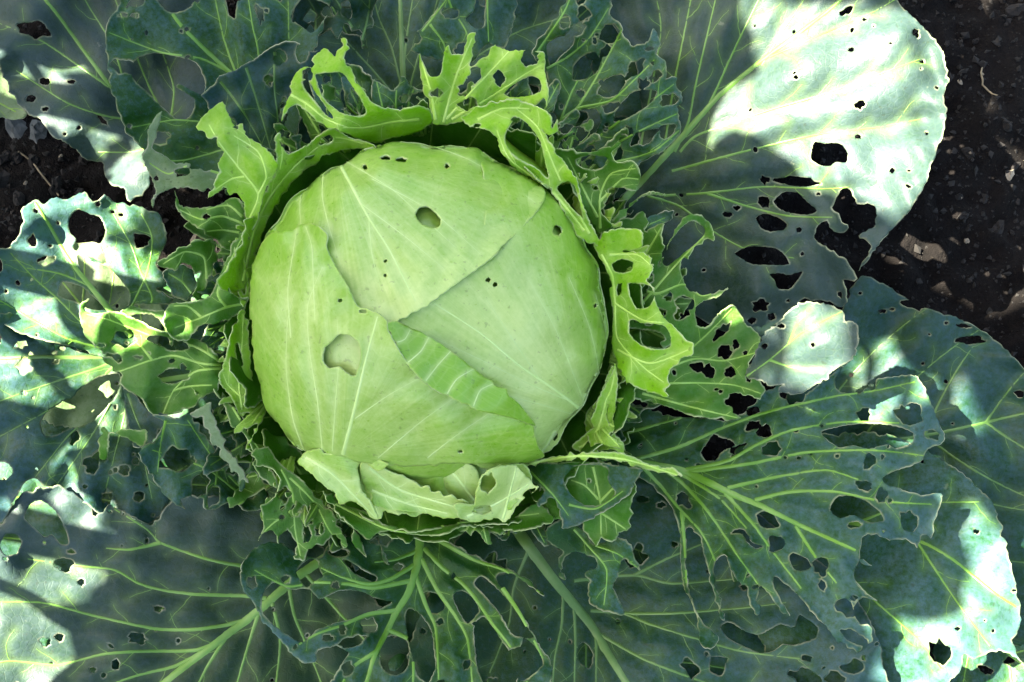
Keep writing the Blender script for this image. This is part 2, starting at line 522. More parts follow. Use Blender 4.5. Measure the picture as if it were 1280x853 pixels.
# lowest leaves, spread on the soil under all the others
leaf('outer_leaf', Z('px', '560,520 440,600 330,560 220,520 100,500 -40,500 -140,600 -140,800 0,920 200,940 400,920 520,800'),
     W((540, 540, 40), (200, 520, 30), (-100, 650, 34), (100, 880, 30), (400, 880, 34)), 'mid_leaf', lat=5, mid=Z('px', '520,560 380,640 200,740 0,860'), midw=(12, 5), wax=W((540, 540, 0), (0, 600, .6), (100, 880, .5)), shots=12, chew=4, bulge=4)
leaf('outer_leaf', Z('px', '540,520 660,560 840,560 960,640 1040,740 1080,840 1060,930 800,950 560,940 430,900 420,760 480,620'),
     W((560, 540, 38), (1000, 700, 34), (1040, 900, 34), (600, 920, 32)), 'mid_leaf', lat=5, mid=Z('px', '560,560 640,680 760,800 860,920'), midw=(12, 5), wax=W((560, 540, 0), (1040, 800, .5), (600, 920, .4)), shots=12, chew=4, bulge=4)
leaf('outer_leaf', Z('px', '520,300 420,230 330,120 300,-20 380,-120 600,-140 780,-100 860,20 840,160 700,250 620,300'),
     W((540, 290, 36), (320, -40, 34), (600, -120, 40), (840, 0, 36)), 'mid_leaf', lat=5, mid=Z('px', '550,290 560,160 590,20 620,-120'), midw=(11, 5), wax=W((540, 290, 0), (320, -40, .6), (800, 0, .6)), shots=12, chew=4, bulge=4)
leaf('outer_leaf', Z('px', '420,420 300,330 220,345 170,380 60,420 -60,440 -120,520 -60,600 120,620 300,560 420,500'),
     W((420, 460, 42), (60, 420, 32), (-60, 560, 36), (200, 600, 34)), 'mid_leaf', lat=4, mid=Z('px', '400,460 240,470 60,500 -100,520'), midw=(10, 4), wax=W((420, 460, 0), (-60, 500, .6), (100, 600, .4)), shots=10, chew=3, bulge=4)
# far leaf behind the head, dark blue green
leaf('outer_leaf', Z('px', '320,-70 560,-80 800,-70 835,40 825,150 790,240 700,260 560,250 430,230 345,190 330,60'),
     W((560, 240, 55), (400, 0, 70), (560, -60, 75), (780, 0, 72), (820, 200, 62), (340, 150, 62)), 'old_leaf',
     holes=B('z2', '1200,260,40,60,20 1010,330,26,18') , wax=W((560, 200, .2), (400, 0, .6), (780, 0, .6)), shots=24, chew=8,
     mid=Z('z2', '560,480 548,390 535,150 528,-120'), midw=(10, 5),
     veins=[Z('z2', '548,380 500,180 450,60 420,-80'), Z('z2', '552,380 600,200 650,60 690,-80'), Z('z2', '540,260 560,100 590,-80'),
            Z('z2', '548,400 430,260 300,120 180,20'), Z('z2', '560,420 740,260 960,120 1150,60'), Z('z2', '560,440 800,380 1100,300 1380,250')])
# leaf filling the far left corner
leaf('outer_leaf', Z('z1', '-120,-140 420,-140 700,-60 900,150 1010,420 1030,640 850,650 720,600 600,600 555,640 550,680 530,715 490,742 465,720 455,690 410,682 390,650 375,597 320,590 280,550 230,520 180,490 150,440 105,420 60,370 25,310 0,250 -40,150'),
     W((330, 210, 68), (0, -40, 92), (10, 110, 84), (165, 240, 70), (150, 0, 84), (250, 100, 66)), 'waxy_leaf', ruf=4,
     holes=B('z1', '125,108,60,28,8 165,300,24,12,10 112,362,18,13 165,402,13,9 375,440,26,8,45 262,300,14,9'),
     wax=W((330, 200, .5), (60, 60, 1.4), (120, 200, 1.3), (200, 0, 1.1)), shots=26,  # wax bloom, raised at the margin to paint a pale sheen
     mid=Z('z1', '1000,620 700,520 480,400 340,230 200,40 60,-120'), midw=(7, 4),
     veins=[Z('z1', '640,500 540,300 470,120 380,-120'), Z('z1', '480,400 420,180 330,30 250,-110'), Z('z1', '400,320 300,250 150,150 -20,80'),
            Z('z1', '560,450 400,430 250,380 60,260'), Z('z1', '700,520 560,540 480,560 360,560'), Z('z1', '620,480 640,330 600,200 560,60')], label='waxy blue grey leaf with a sunlit ragged margin')
# big leaf reaching far right
leaf('outer_leaf', Z('px', '770,268 785,235 800,170 795,80 752,10 700,-60 690,-200 900,-290 1090,-220 1125,-100 1118,-30') +
     Z('z4', '800,0 835,42 885,92 932,140 965,190 982,260 985,310 974,360 980,410 970,480 945,560 922,610 905,670 880,720 840,780 795,830') +
     Z('z8', '740,90 700,150 655,205 668,180 693,142 700,105 660,72 718,30 712,-40 655,-50 622,-100 588,-92 566,-24 600,20 610,45 590,65 565,60 550,30 515,20 500,42 502,92 560,130 610,165 652,232 640,242 600,238 610,270 615,310 600,345 560,320 500,308 450,310 420,340 390,370 350,410 300,445 240,460 150,420 60,370 -60,280 -160,120'),
     W((785, 255, 78), (740, -60, 112), (900, 80, 118), (1050, -40, 150), (1080, -200, 150), (800, -220, 118), (1175, 110, 152), (1080, 320, 128), (1000, 250, 110), (900, 330, 88), (1050, 380, 100), (1040, 140, 138)), 'waxy_leaf',
     holes=B('z4', '612,40,25,13,-30 678,73,10,5 870,123,11,16,-10 630,183,12,9 890,228,8,7 662,385,21,17,-30 655,503,12,7 545,563,64,42,8 310,663,18,16 432,669,82,21,4 312,742,22,22 175,790,18,11 210,765,13,9 780,628,11,11 842,627,6,5 840,685,13,6,20 908,490,6,7 508,714,7,5 775,160,5,4 712,95,5,4 887,253,4,4') +
           [Z('z4', '343,742 380,706 430,708 470,745 502,775 470,790 420,786 370,772'), Z('z4', '280,800 310,785 360,800 392,825 380,845 330,852 295,835'),
            Z('z8', '202,135 250,113 320,115 370,130 402,176 350,181 270,178 230,160'), Z('z8', '330,215 380,212 400,218 450,205 430,240 400,272 360,266 350,240')] +
           B('z8', '297,330,32,24,-15 337,371,15,12 262,386,17,12 398,312,7,7 588,290,8,12'),
     wax=W((785, 250, .3), (1150, 100, 1.3), (900, 60, .9), (1000, 300, .9), (980, 140, 1.0), (900, 220, .55)), shots=26,
     mid=Z('px', '745,285 798,231 845,180 900,119 960,70 1040,10 1090,-40'), midw=(11, 4),
     veins=[Z('z4', '0,560 60,500 300,415 520,350 700,285 880,220'), Z('z4', '-30,630 170,575 350,530 540,490 720,470 880,440'), Z('z4', '-60,720 100,710 300,688 520,695 620,690'),
            Z('z4', '100,712 250,760 400,795 560,800'), Z('z4', '-20,560 30,450 60,300 130,0 150,-150'), Z('z4', '-60,560 -20,300 40,0 60,-150'),
            Z('z4', '110,380 160,270 210,160 300,-20 360,-150'), Z('z4', '300,240 380,110 450,10 520,-120'), Z('z4', '-120,720 0,760 120,850 250,920 420,950'),
            Z('z4', '-160,620 -110,350 -70,100 -110,-100'), Z('z4', '330,210 560,110 700,50 790,0')],
     label='large waxy leaf in full sun with dark holes')
# low shaded leaf on the right
leaf('outer_leaf', Z('px', '960,560 1000,460 1050,390 1075,345 1110,358 1150,383 1200,400 1245,425 1283,465 1340,530 1360,640 1340,760 1290,805 1150,800 1000,720 930,640'),
     W((980, 560, 38), (1075, 350, 70), (1200, 400, 66), (1330, 540, 62), (1290, 790, 52), (1100, 700, 42)), 'old_leaf',
     holes=B('z8', '860,330,42,16,15 1070,456,52,15,-4 745,351,16,8 780,343,9,5 1045,405,26,7,8 980,393,8,6 1247,655,18,14'),
     wax=W((980, 600, .3), (1200, 420, .75), (1300, 600, .6)), shots=40, chew=4,
     mid=Z('px', '960,590 1060,560 1180,540 1350,500'), midw=(6, 3), lat=4, label='dark low leaf lying over the soil')
# lowest leaf in the near right corner
leaf('outer_leaf', Z('a7', '200,0 740,-60 1000,60 1150,200 1200,360 1235,500 1255,630 1228,680 1240,750 1268,795 1230,760 1180,735 1130,742 1085,770 1045,750 1030,810 985,860 985,960 500,960 200,500'),
     W((950, 620, 55), (1240, 660, 88), (1270, 790, 92), (1190, 850, 86), (1050, 840, 72), (1150, 600, 74)), 'mid_leaf',
     holes=B('a7', '957,748,36,52,-30 1090,300,12,9 1228,517,9,7 1020,655,10,8'), wax=W((950, 620, .1), (1250, 720, 1.0), (1200, 830, .95), (1120, 680, .5)), shots=16,
     mid=Z('a7', '300,200 640,270 870,330 1000,400 1150,520 1235,575'), midw=(7, 3),
     veins=[Z('a7', '560,400 700,540 870,690 960,800'), Z('a7', '640,270 850,200 1100,190'), Z('a7', '870,335 1020,560 1140,720'), Z('a7', '500,500 620,660 720,850')])
leaf('outer_leaf', Z('px', '1180,700 1230,740 1310,760 1330,850 1290,905 1225,900 1195,880 1165,860'),
     W((1180, 700, 25), (1330, 820, 40), (1230, 900, 36)), 'mid_leaf', holes=B('px', '1232,838,10,5,20 1262,826,7,4'), lat=3,
     mid=Z('px', '1180,720 1240,800 1320,860'), midw=(5, 3), label='yellowing lower leaf')
# near right leaf lying under the big lacy one
leaf('outer_leaf', Z('px', '545,720 580,665 650,640 720,625 800,590 870,590 940,640 1010,690 1060,735 1082,765 1098,800 1104,830 1112,910 545,910 510,820'),
     W((620, 640, 45), (700, 760, 52), (860, 620, 58), (1060, 760, 84), (1090, 880, 86), (850, 880, 66), (560, 880, 58), (940, 740, 66)), 'old_leaf',
     holes=[Z('a7', '150,650 170,632 200,640 240,665 285,680 330,660 370,640 420,650 440,605 480,630 508,655 495,690 430,715 380,715 340,740 290,745 220,715 175,690'),
            Z('a5', '655,730 670,705 695,720 710,750 700,800 670,790 655,765')] +
           B('a7', '40,802,45,26,45 142,785,34,36 465,765,20,11,10 675,765,9,12 460,835,55,28,15 567,842,42,24,10') + [Z('a7', '588,795 620,785 640,765 670,780 675,805 640,822 600,812')] +
           B('a5', '1010,347,13,12 890,180,22,12 960,200,16,10'),
     wax=W((620, 650, .0), (800, 700, .35), (1060, 780, .8), (900, 860, .6)), shots=40, chew=4,
     mid=Z('a5', '400,240 450,320 560,470 700,640 760,740 860,900'), midw=(18, 9), vw=(5, 1.8),
     veins=[Z('a5', '600,520 595,640 570,760 560,880'), Z('a5', '640,580 645,700 640,900'), Z('a5', '720,670 722,760 720,900'), Z('a5', '740,680 900,770 1080,840 1260,900'),
            Z('a5', '700,590 820,600 920,640 1080,690 1260,740 1500,770'), Z('a5', '820,600 1000,600 1260,580 1420,560'), Z('a5', '640,480 860,460 1000,490 1260,470 1400,450'), Z('a5', '860,460 980,400 1110,345'),
            Z('a5', '480,350 420,500 400,640 330,820')])
# near left leaf, large, its tip in the sun
leaf('outer_leaf', Z('a2', '-150,60 -60,100 0,270 15,255 45,205 80,160 130,150 200,130 260,150 330,200 352,240 410,208 480,240 560,272 640,180 760,170 950,180 1150,330 1350,520 1500,700 1500,960 -160,960'),
     W((360, 780, 55), (330, 660, 62), (120, 640, 78), (-30, 640, 92), (-40, 860, 82), (180, 870, 66), (100, 740, 76), (480, 760, 44), (440, 660, 46)), 'waxy_leaf',
     holes=[Z('a2', '92,250 110,200 150,185 200,220 235,280 252,340 222,345 190,310 165,320 130,290'), Z('a2', '0,350 20,310 60,310 80,340 60,380 20,385')] +
           B('a2', '235,418,32,27 540,332,8,11 297,485,15,13 168,707,20,16 218,690,16,14 340,808,12,12 425,790,16,18 262,372,14,8 20,400,9,6'),
     wax=W((370, 740, .1), (250, 700, .45), (30, 700, .95), (150, 640, .8), (100, 850, .65)), shots=40, chew=2, bulge=3,
     mid=Z('a2', '1300,330 1100,460 950,590 820,690 700,780 560,890'), midw=(14, 9), vw=(6, 2),
     veins=[Z('a2', '900,625 820,645 700,660 560,655 330,605 150,560 -80,560'), Z('a2', '830,690 720,735 520,740 380,750 210,790 40,775 -100,800'),
            Z('a2', '980,545 890,535 720,530 600,515 510,490 420,440 290,425 100,400'), Z('a2', '1000,430 890,425 760,400 590,340 540,290 420,215'), Z('a2', '590,340 480,365 390,360'),
            Z('a2', '950,600 900,760 860,900'), Z('a2', '830,690 760,800 700,920'), Z('a2', '1060,480 1080,600 1120,700 1200,900'), Z('a2', '1000,560 1030,700 1010,900'), Z('a2', '1120,450 1250,600 1400,760'), Z('a2', '740,745 640,795 500,830 300,900')],
     label='large near leaf with bright green ribs and sunlit tip')
# left leaf pieces under the upper ones
leaf('outer_leaf', Z('a1', '-150,-120 0,-90 150,-60 330,-40 440,60 480,140 470,240 520,330 600,470 650,560 615,615 572,680 540,692 470,662 420,632 398,655 350,640 290,600 220,560 160,552 130,525 90,540 50,610 0,690 -150,720'),
     W((170, 450, 72), (0, 440, 96), (-20, 600, 94), (120, 590, 82), (200, 620, 72), (100, 500, 82)), 'old_leaf',
     holes=[Z('a1', '150,330 158,300 182,270 200,262 240,235 262,232 300,190 370,150 436,138 442,180 420,230 380,275 345,310 290,335 260,338 200,368 165,368'), Z('a1', '-30,470 10,462 40,480 45,505 20,530 -20,520')] +
           B('a1', '458,495,22,18 512,592,18,18 380,455,12,9 88,210,10,8 228,45,9,8 500,460,12,14 290,50,6,5 135,490,6,5'),
     wax=W((170, 460, .15), (0, 460, .75), (60, 590, .7), (200, 580, .4)), shots=34, chew=8,
     mid=Z('a1', '520,50 390,75 270,80 130,78 -120,90'), midw=(7, 4),
     veins=[Z('a1', '460,60 380,110 200,170 0,240 -120,290'), Z('a1', '440,90 330,190 150,290 0,370'), Z('a1', '470,110 420,210 330,300 250,370 130,520'),
            Z('a1', '450,170 400,260 330,380 200,560'), Z('a1', '470,230 450,330 390,560'), Z('a1', '500,250 520,400 560,600'), Z('a1', '380,75 250,0 60,-70')])
leaf('outer_leaf', Z('z5', '100,330 250,220 420,230 520,340 600,470 560,640 480,800 300,900 150,860 60,700 60,480'),
     W((150, 400, 46), (50, 380, 52), (140, 310, 50), (130, 500, 50)), 'pale_leaf', lat=4, mid=Z('z5', '560,700 400,560 220,350'), midw=(6, 3),
     wax=W((100, 400, .8), (150, 300, .7), (160, 480, .6)), shots=8, label='pale leaf seen through the gaps')
leaf('outer_leaf', Z('z5', '-150,290 -60,260 0,240 40,235 65,190 85,140 80,92 130,60 165,76 190,50 250,56 310,30 340,66 366,60 385,40 420,66 480,76 540,92 590,122 612,180 602,240 572,290 600,330 622,372 575,386 635,425 620,447 560,440 490,452 470,480 500,560 480,640 380,640 300,610 180,580 100,560 -20,500 -150,470'),
     W((150, 440, 88), (60, 300, 104), (130, 245, 100), (200, 280, 92), (0, 330, 110), (200, 370, 96), (0, 400, 104)), 'mid_leaf', ruf=4,
     holes=[Z('z5', '252,140 268,108 292,95 330,112 368,124 388,170 380,205 368,228 392,292 335,268 270,240 278,202 258,180'),
            Z('z5', '285,262 350,290 395,305 440,350 474,400 470,448 425,462 360,395 300,325'), Z('z5', '232,360 300,378 350,420 390,462 330,460 270,430 215,410')] +
           B('z5', '120,212,18,24 132,99,10,8 520,207,35,27,8 170,284,35,17,-10 0,300,14,26 185,228,9,6 445,115,9,7 213,145,7,6'),
     wax=W((150, 440, .3), (40, 300, 1.), (130, 250, .8), (180, 290, .5), (195, 370, .35)), shots=18,
     mid=Z('z5', '480,560 410,472 330,375 250,272 180,150 130,70'), midw=(9, 4), vw=(3.6, 1.5),
     veins=[Z('z5', '400,600 290,500 215,425 130,350 40,255'), Z('z5', '400,610 250,570 120,500 0,430 -100,390'), Z('z5', '455,520 440,420 400,310 370,230'),
            Z('z5', '470,500 560,430 520,330 480,220 400,80'), Z('z5', '470,480 540,330 560,200 520,110'), Z('z5', '330,375 220,330 100,310')],
     label='ragged leaf half in sunlight beside the dark soil')

# ------------------------------------------------------------------ leaves of the middle rank
leaf('outer_leaf', Z('z1', '480,-120 440,15 402,70 386,130 390,200 400,285 418,360 440,430 480,500 525,550 560,600 700,650 860,660 980,640 1060,620 1100,450 1120,250 1180,120 1200,-120'),
     W((340, 190, 96), (150, 10, 118), (140, 130, 112), (190, 200, 98), (300, 0, 112), (250, 90, 104)), 'mid_leaf',
     holes=[Z('z1', '480,262 500,218 560,196 640,206 720,228 745,272 756,308 742,348 655,308 648,322 712,362 712,402 690,436 652,440 600,398 545,342 500,302'),
            Z('z1', '575,-20 610,38 645,46 690,30 720,-20'), Z('z1', '1070,60 1110,100 1150,120 1200,60 1210,20 1120,-10')] + B('z1', '500,5,30,20,-20 455,55,18,9 492,58,16,9 690,20,14,8 475,465,8,8 480,145,8,5 725,545,7,6'),
     wax=W((340, 190, .1), (150, 30, .45), (250, 20, .45), (160, 130, .2)), shots=22, chew=9,
     mid=Z('z1', '1040,520 930,350 840,262 730,160 640,60 580,-100'), midw=(8, 4),
     veins=[Z('z1', '850,270 740,217 600,195 500,160 400,120'), Z('z1', '900,320 860,250 820,130 780,-60'), Z('z1', '960,380 950,190 930,100 905,-60'), Z('z1', '960,400 800,450 640,442 480,470'),
            Z('z1', '1000,470 850,540 680,590 560,590'), Z('z1', '1020,400 1060,250 1060,0')])
leaf('outer_leaf', Z('z1', '740,352 788,312 800,286 860,260 940,215 1000,175 1060,152 1100,165 1140,190 1176,192 1160,248 1110,270 1072,330 1052,440 1030,580 990,640 900,520 860,440 800,420 770,402 758,372'),
     W((345, 200, 105), (255, 120, 130), (350, 55, 132), (395, 65, 126)), 'old_leaf', holes=B('z1', '1030,212,21,28,10 988,293,20,17 1112,192,24,34,20 1040,400,16,40,8'),
     wax=W((345, 200, .3), (280, 110, .8), (370, 60, .7)), shots=5, step=5,
     veins=[Z('z1', '810,300 900,420 1000,600'), Z('z1', '905,250 960,420 1010,600'), Z('z1', '1010,190 1010,330 1030,500')])
leaf('outer_leaf', Z('z2', '190,262 230,230 350,235 400,265 450,320 486,392 470,440 400,470 330,470 250,420 205,340'),
     W((470, 160, 108), (390, 90, 124), (420, 140, 116)), 'mid_leaf', holes=B('z2', '262,292,16,14 325,360,14,40,-10'), step=5, wax=W((470, 150, .2), (390, 90, .7), (420, 90, .5)),
     veins=[Z('z2', '460,450 400,350 340,250'), Z('z2', '430,460 340,380 230,270'), Z('z2', '400,460 360,360 290,250')])
leaf('outer_leaf', Z('z2', '140,40 170,-60 400,-90 440,-40 430,60 410,110 395,180 380,120 330,90 300,140 270,110 230,130 200,90 170,130 130,100'),
     W((430, 60, 92), (370, -20, 106), (460, -20, 102), (440, 0, 98)), 'old_leaf', holes=B('z2', '200,60,22,28,20 270,40,28,20 335,40,18,30'), step=5, wax=W((430, 60, .3), (370, -20, .6), (460, -20, .6)),
     veins=[Z('z2', '395,170 330,60 260,-60'), Z('z2', '390,150 415,40 420,-70'), Z('z2', '220,130 215,40 170,-40')])
leaf('outer_leaf', Z('z2', '450,308 500,232 560,150 620,90 670,20 690,-80 955,-80 950,60 932,130 912,178 850,165 800,225 740,235 690,232 640,216 572,186 592,150 545,195 505,262 472,322'),
     W((480, 95, 112), (540, 20, 132), (640, 0, 128), (600, 70, 122), (550, 60, 128)), 'mid_leaf', holes=B('z2', '710,48,30,23,10 590,142,17,20,20 760,185,30,22,-15') + [Z('z2', '770,70 800,40 815,-20 842,-20 842,60 838,98 805,104')],
     wax=W((480, 95, .2), (540, 10, .6), (640, 0, .75)), step=5, veins=[Z('z2', '690,-60 720,30 770,110 790,180'), Z('z2', '850,-60 852,60 856,170'), Z('z2', '640,90 690,160 700,225'), Z('z2', '560,180 640,80 700,0')])
# lacy leaf behind the head on the right
leaf('outer_leaf', Z('z3', '312,192 380,92 430,10 450,-80 585,-80 602,20 595,56 636,90 642,126 680,166 730,156 756,104 782,156 766,200 802,230 800,292 832,290 856,350 846,430 856,482 830,520 780,560 700,602 640,640 560,620 480,600 420,520 395,440 372,360 362,270'),
     W((720, 200, 104), (700, 20, 128), (840, 120, 130), (760, 10, 130), (800, 190, 118), (680, 70, 122)), 'mid_leaf',
     holes=[Z('z3', '362,170 400,140 460,132 462,165 420,205 378,240'), Z('z3', '465,240 500,205 540,192 560,228 545,268 500,292 460,292'), Z('z3', '548,340 572,300 600,280 640,276 652,305 622,348 580,360'),
            Z('z3', '664,350 700,332 766,335 755,368 722,398 672,428 612,450 622,402'), Z('z3', '412,470 470,412 540,402 562,440 548,480 520,520 470,545 430,522')] +
           B('z3', '428,85,20,26,10 500,55,27,29 660,483,23,18,10 620,556,22,34 740,180,16,8 750,233,8,7 812,368,32,24,-10 540,150,9,14 660,60,16,22 690,120,10,9'),
     wax=W((720, 200, .15), (760, 30, .45), (840, 130, .6)), shots=18, chew=12, step=5,
     veins=[Z('z3', '390,490 480,390 560,260 640,110'), Z('z3', '420,440 480,398 600,370 690,290 760,220'), Z('z3', '520,530 640,440 750,370 830,310'), Z('z3', '560,560 720,475 840,420'),
            Z('z3', '350,260 440,210 520,140 590,30'), Z('z3', '330,190 430,40 470,-70'), Z('z3', '600,600 750,560 850,480'), Z('z3', '400,480 460,330 520,230 560,240')])
# left hand mid leaves
leaf('outer_leaf', Z('a1', '510,430 545,400 575,380 600,320 560,290 640,300 700,290 760,380 830,460 890,530 972,560 990,610 960,640 900,642 860,605 800,632 762,642 748,632 744,600 700,592 662,602 682,636 650,622 600,580 560,520 530,470'),
     W((310, 600, 92), (180, 560, 118), (230, 630, 106), (220, 525, 118)), 'mid_leaf', holes=B('a1', '640,457,55,42,-15 705,458,12,15 735,550,34,52,15 786,590,22,38,10 850,500,20,12,20 920,565,36,28'),
     wax=W((310, 600, .2), (180, 560, .8), (230, 630, .5)), step=5, veins=[Z('a1', '610,310 590,400 580,500'), Z('a1', '930,600 800,470 690,310'), Z('a1', '880,580 780,500 690,460 560,420'), Z('a1', '800,480 790,560 760,630')])
leaf('outer_leaf', Z('a1', '455,195 500,225 550,275 610,290 600,330 560,385 545,405 500,405 470,330'), W((160, 490, 108), (200, 540, 108), (205, 520, 112)), 'old_leaf', step=5, side=False,
     veins=[Z('a1', '470,210 500,300 540,390')], wax=W((160, 490, .8), (200, 540, .6), (205, 520, .7)))
leaf('outer_leaf', Z('a1', '375,340 398,345 430,352 500,345 535,348 540,380 520,408 480,385 430,365 402,362 398,420 388,455 365,440 365,390'), W((125, 540, 104), (180, 545, 116), (130, 570, 100)), 'inner_leaf', step=4, side=False, veins=[],
     wax=W((125, 540, .5), (180, 545, .9), (130, 570, .2)))
leaf('outer_leaf', Z('z5', '290,492 303,445 328,422 312,466 350,476 420,470 500,500 560,530 640,555 720,570 790,620 818,665 812,730 800,766 750,780 690,820 640,845 590,852 550,840 520,790 480,766 440,736 445,706 402,662 366,636 445,650 436,632 380,620 340,590 310,550'),
     W((272, 458, 128), (100, 395, 122), (200, 520, 112), (190, 450, 122), (150, 480, 114)), 'inner_leaf', holes=B('z5', '452,568,44,29,-8 370,596,17,8 620,585,70,25,14 505,637,19,8 640,707,54,24,-6 673,676,14,15 630,652,11,9 545,625,6,5'),
     wax=W((272, 458, 0), (110, 400, .9), (200, 520, .7)), step=5, mid=Z('z5', '820,668 740,660 640,632 560,648 440,690'), midw=(4, 2),
     veins=[Z('z5', '812,680 720,690 640,760 600,845'), Z('z5', '810,655 720,600 560,560 400,500 320,480'), Z('z5', '640,760 700,745 780,740'), Z('z5', '560,648 520,600 460,545')], label='scalloped leaf with oval holes')
# right hand large lacy leaf
leaf('outer_leaf', Z('a6', '60,260 100,190 240,232 400,244 480,252 560,200 592,150 640,132 672,118 660,160 700,188 742,182 780,140 830,100 870,70 935,20 890,62 868,92 865,122 892,152 1000,142 1020,110 1060,95 1160,90 1200,150 1230,220 1266,310 1265,336 1212,350 1180,402 1100,432 1040,458 1045,482 1120,510 1190,530 1258,522 1238,600 1228,660 1215,684 1180,678 1166,722 1140,690 1060,685 992,665 962,690 955,770 1000,788') +
     Z('a7', '662,402 640,470 690,530 726,556 672,542 640,580 660,640 706,650 700,700 650,736 590,710 540,650 490,600 430,530 352,462 345,500 405,612 385,606 318,520 292,500 290,600 275,600 246,505 215,480 188,440 170,385 140,395 122,450 150,560 162,622 146,612 108,460 80,345 52,288 24,292 20,430 45,560 75,620 140,690 110,730 76,702 60,600 12,500 2,400 -4,280 -40,190') + Z('a6', '200,500 120,440 60,400'),
     W((790, 560, 70), (900, 500, 92), (1000, 500, 106), (1170, 540, 122), (1170, 640, 128), (1060, 700, 112), (880, 790, 88), (1085, 800, 110), (900, 620, 84), (970, 690, 96)), 'mid_leaf',
     holes=[Z('a6', '815,292 850,280 930,265 1020,264 1100,275 1152,300 1146,336 1090,356 1060,341 990,356 930,345 880,351 832,322'), Z('a6', '845,580 870,535 920,530 980,550 1030,590 1042,620 990,626 930,600 880,610'),
            Z('a6', '695,760 710,740 760,760 776,792 740,806 710,796'), Z('a6', '482,668 500,652 532,655 560,700 600,716 574,724 545,705 520,668'), Z('a6', '575,600 600,585 640,600 660,640 620,650 590,640')] +
           B('a6', '970,230,25,24 1138,230,52,37,5 1222,305,26,16,20 628,357,33,27 990,402,20,32,20 970,493,36,19,20 1033,530,23,27 935,635,26,12 1140,625,32,42,-30 648,706,28,32 812,790,28,34,-20 560,222,28,16,-20 1065,548,8,8 730,390,8,6 380,360,6,5') + B('a7', '606,578,42,26,40 640,545,14,10 525,495,14,18'),
     wax=W((790, 560, 0), (1170, 540, .95), (1100, 620, .85), (1000, 520, .55), (900, 640, .3), (1060, 790, .8)), shots=36, chew=6, step=5.5, ruf=3.5, pucker=4.6,
     mid=Z('a6', '60,380 150,410 310,440 480,520 600,570 740,640 940,730'), midw=(14, 4), vw=(6, 2),
     veins=[Z('a6', '130,395 290,350 450,280 620,220 860,165 1000,145 1160,110'), Z('a6', '310,435 470,400 570,345 700,290 900,258 1100,262'), Z('a6', '330,440 560,410 760,370 1000,362 1220,385'),
            Z('a6', '470,500 650,460 830,435 950,470'), Z('a6', '570,545 700,515 870,515 1040,550 1220,560'), Z('a6', '150,415 220,490 290,575 370,660 420,760 445,860'), Z('a6', '300,590 310,700 318,850'),
            Z('a6', '230,430 300,480 400,590 500,740 600,880'), Z('a6', '300,450 440,540 540,650'), Z('a6', '460,520 560,630 640,740 740,870'), Z('a6', '720,640 790,750 870,850'), Z('a6', '90,300 330,235')],
     label='wide skeletonised leaf with long holes between its ribs')
# sunlit tip of a leaf beside the lacy leaf
leaf('outer_leaf', Z('z8', '240,580 262,540 300,450 350,400 400,350 440,318 500,318 560,330 600,352 612,385 642,390 658,430 640,520 600,550 560,570 540,600 500,620 440,655 400,652 365,640 378,620 340,625 290,610 255,600'),
     W((945, 460, 150), (1010, 390, 166), (1070, 420, 172), (1000, 490, 162)), 'waxy_leaf', jit=1.6, holes=B('z8', '488,476,7,7 310,480,12,10 372,405,12,9 590,562,10,6'), wax=W((945, 460, .7), (1040, 400, 1.3), (1030, 480, 1.3)), step=5, ruf=1.5,  # high wax also paints the tip whiter, as sunlight would
     mid=Z('z8', '245,590 330,530 450,430 600,350'), midw=(2.5, 1.5), side=False, veins=[Z('z8', '330,530 420,560 520,560'), Z('z8', '400,470 430,400 480,340')], label='broad leaf tip catching the sun')
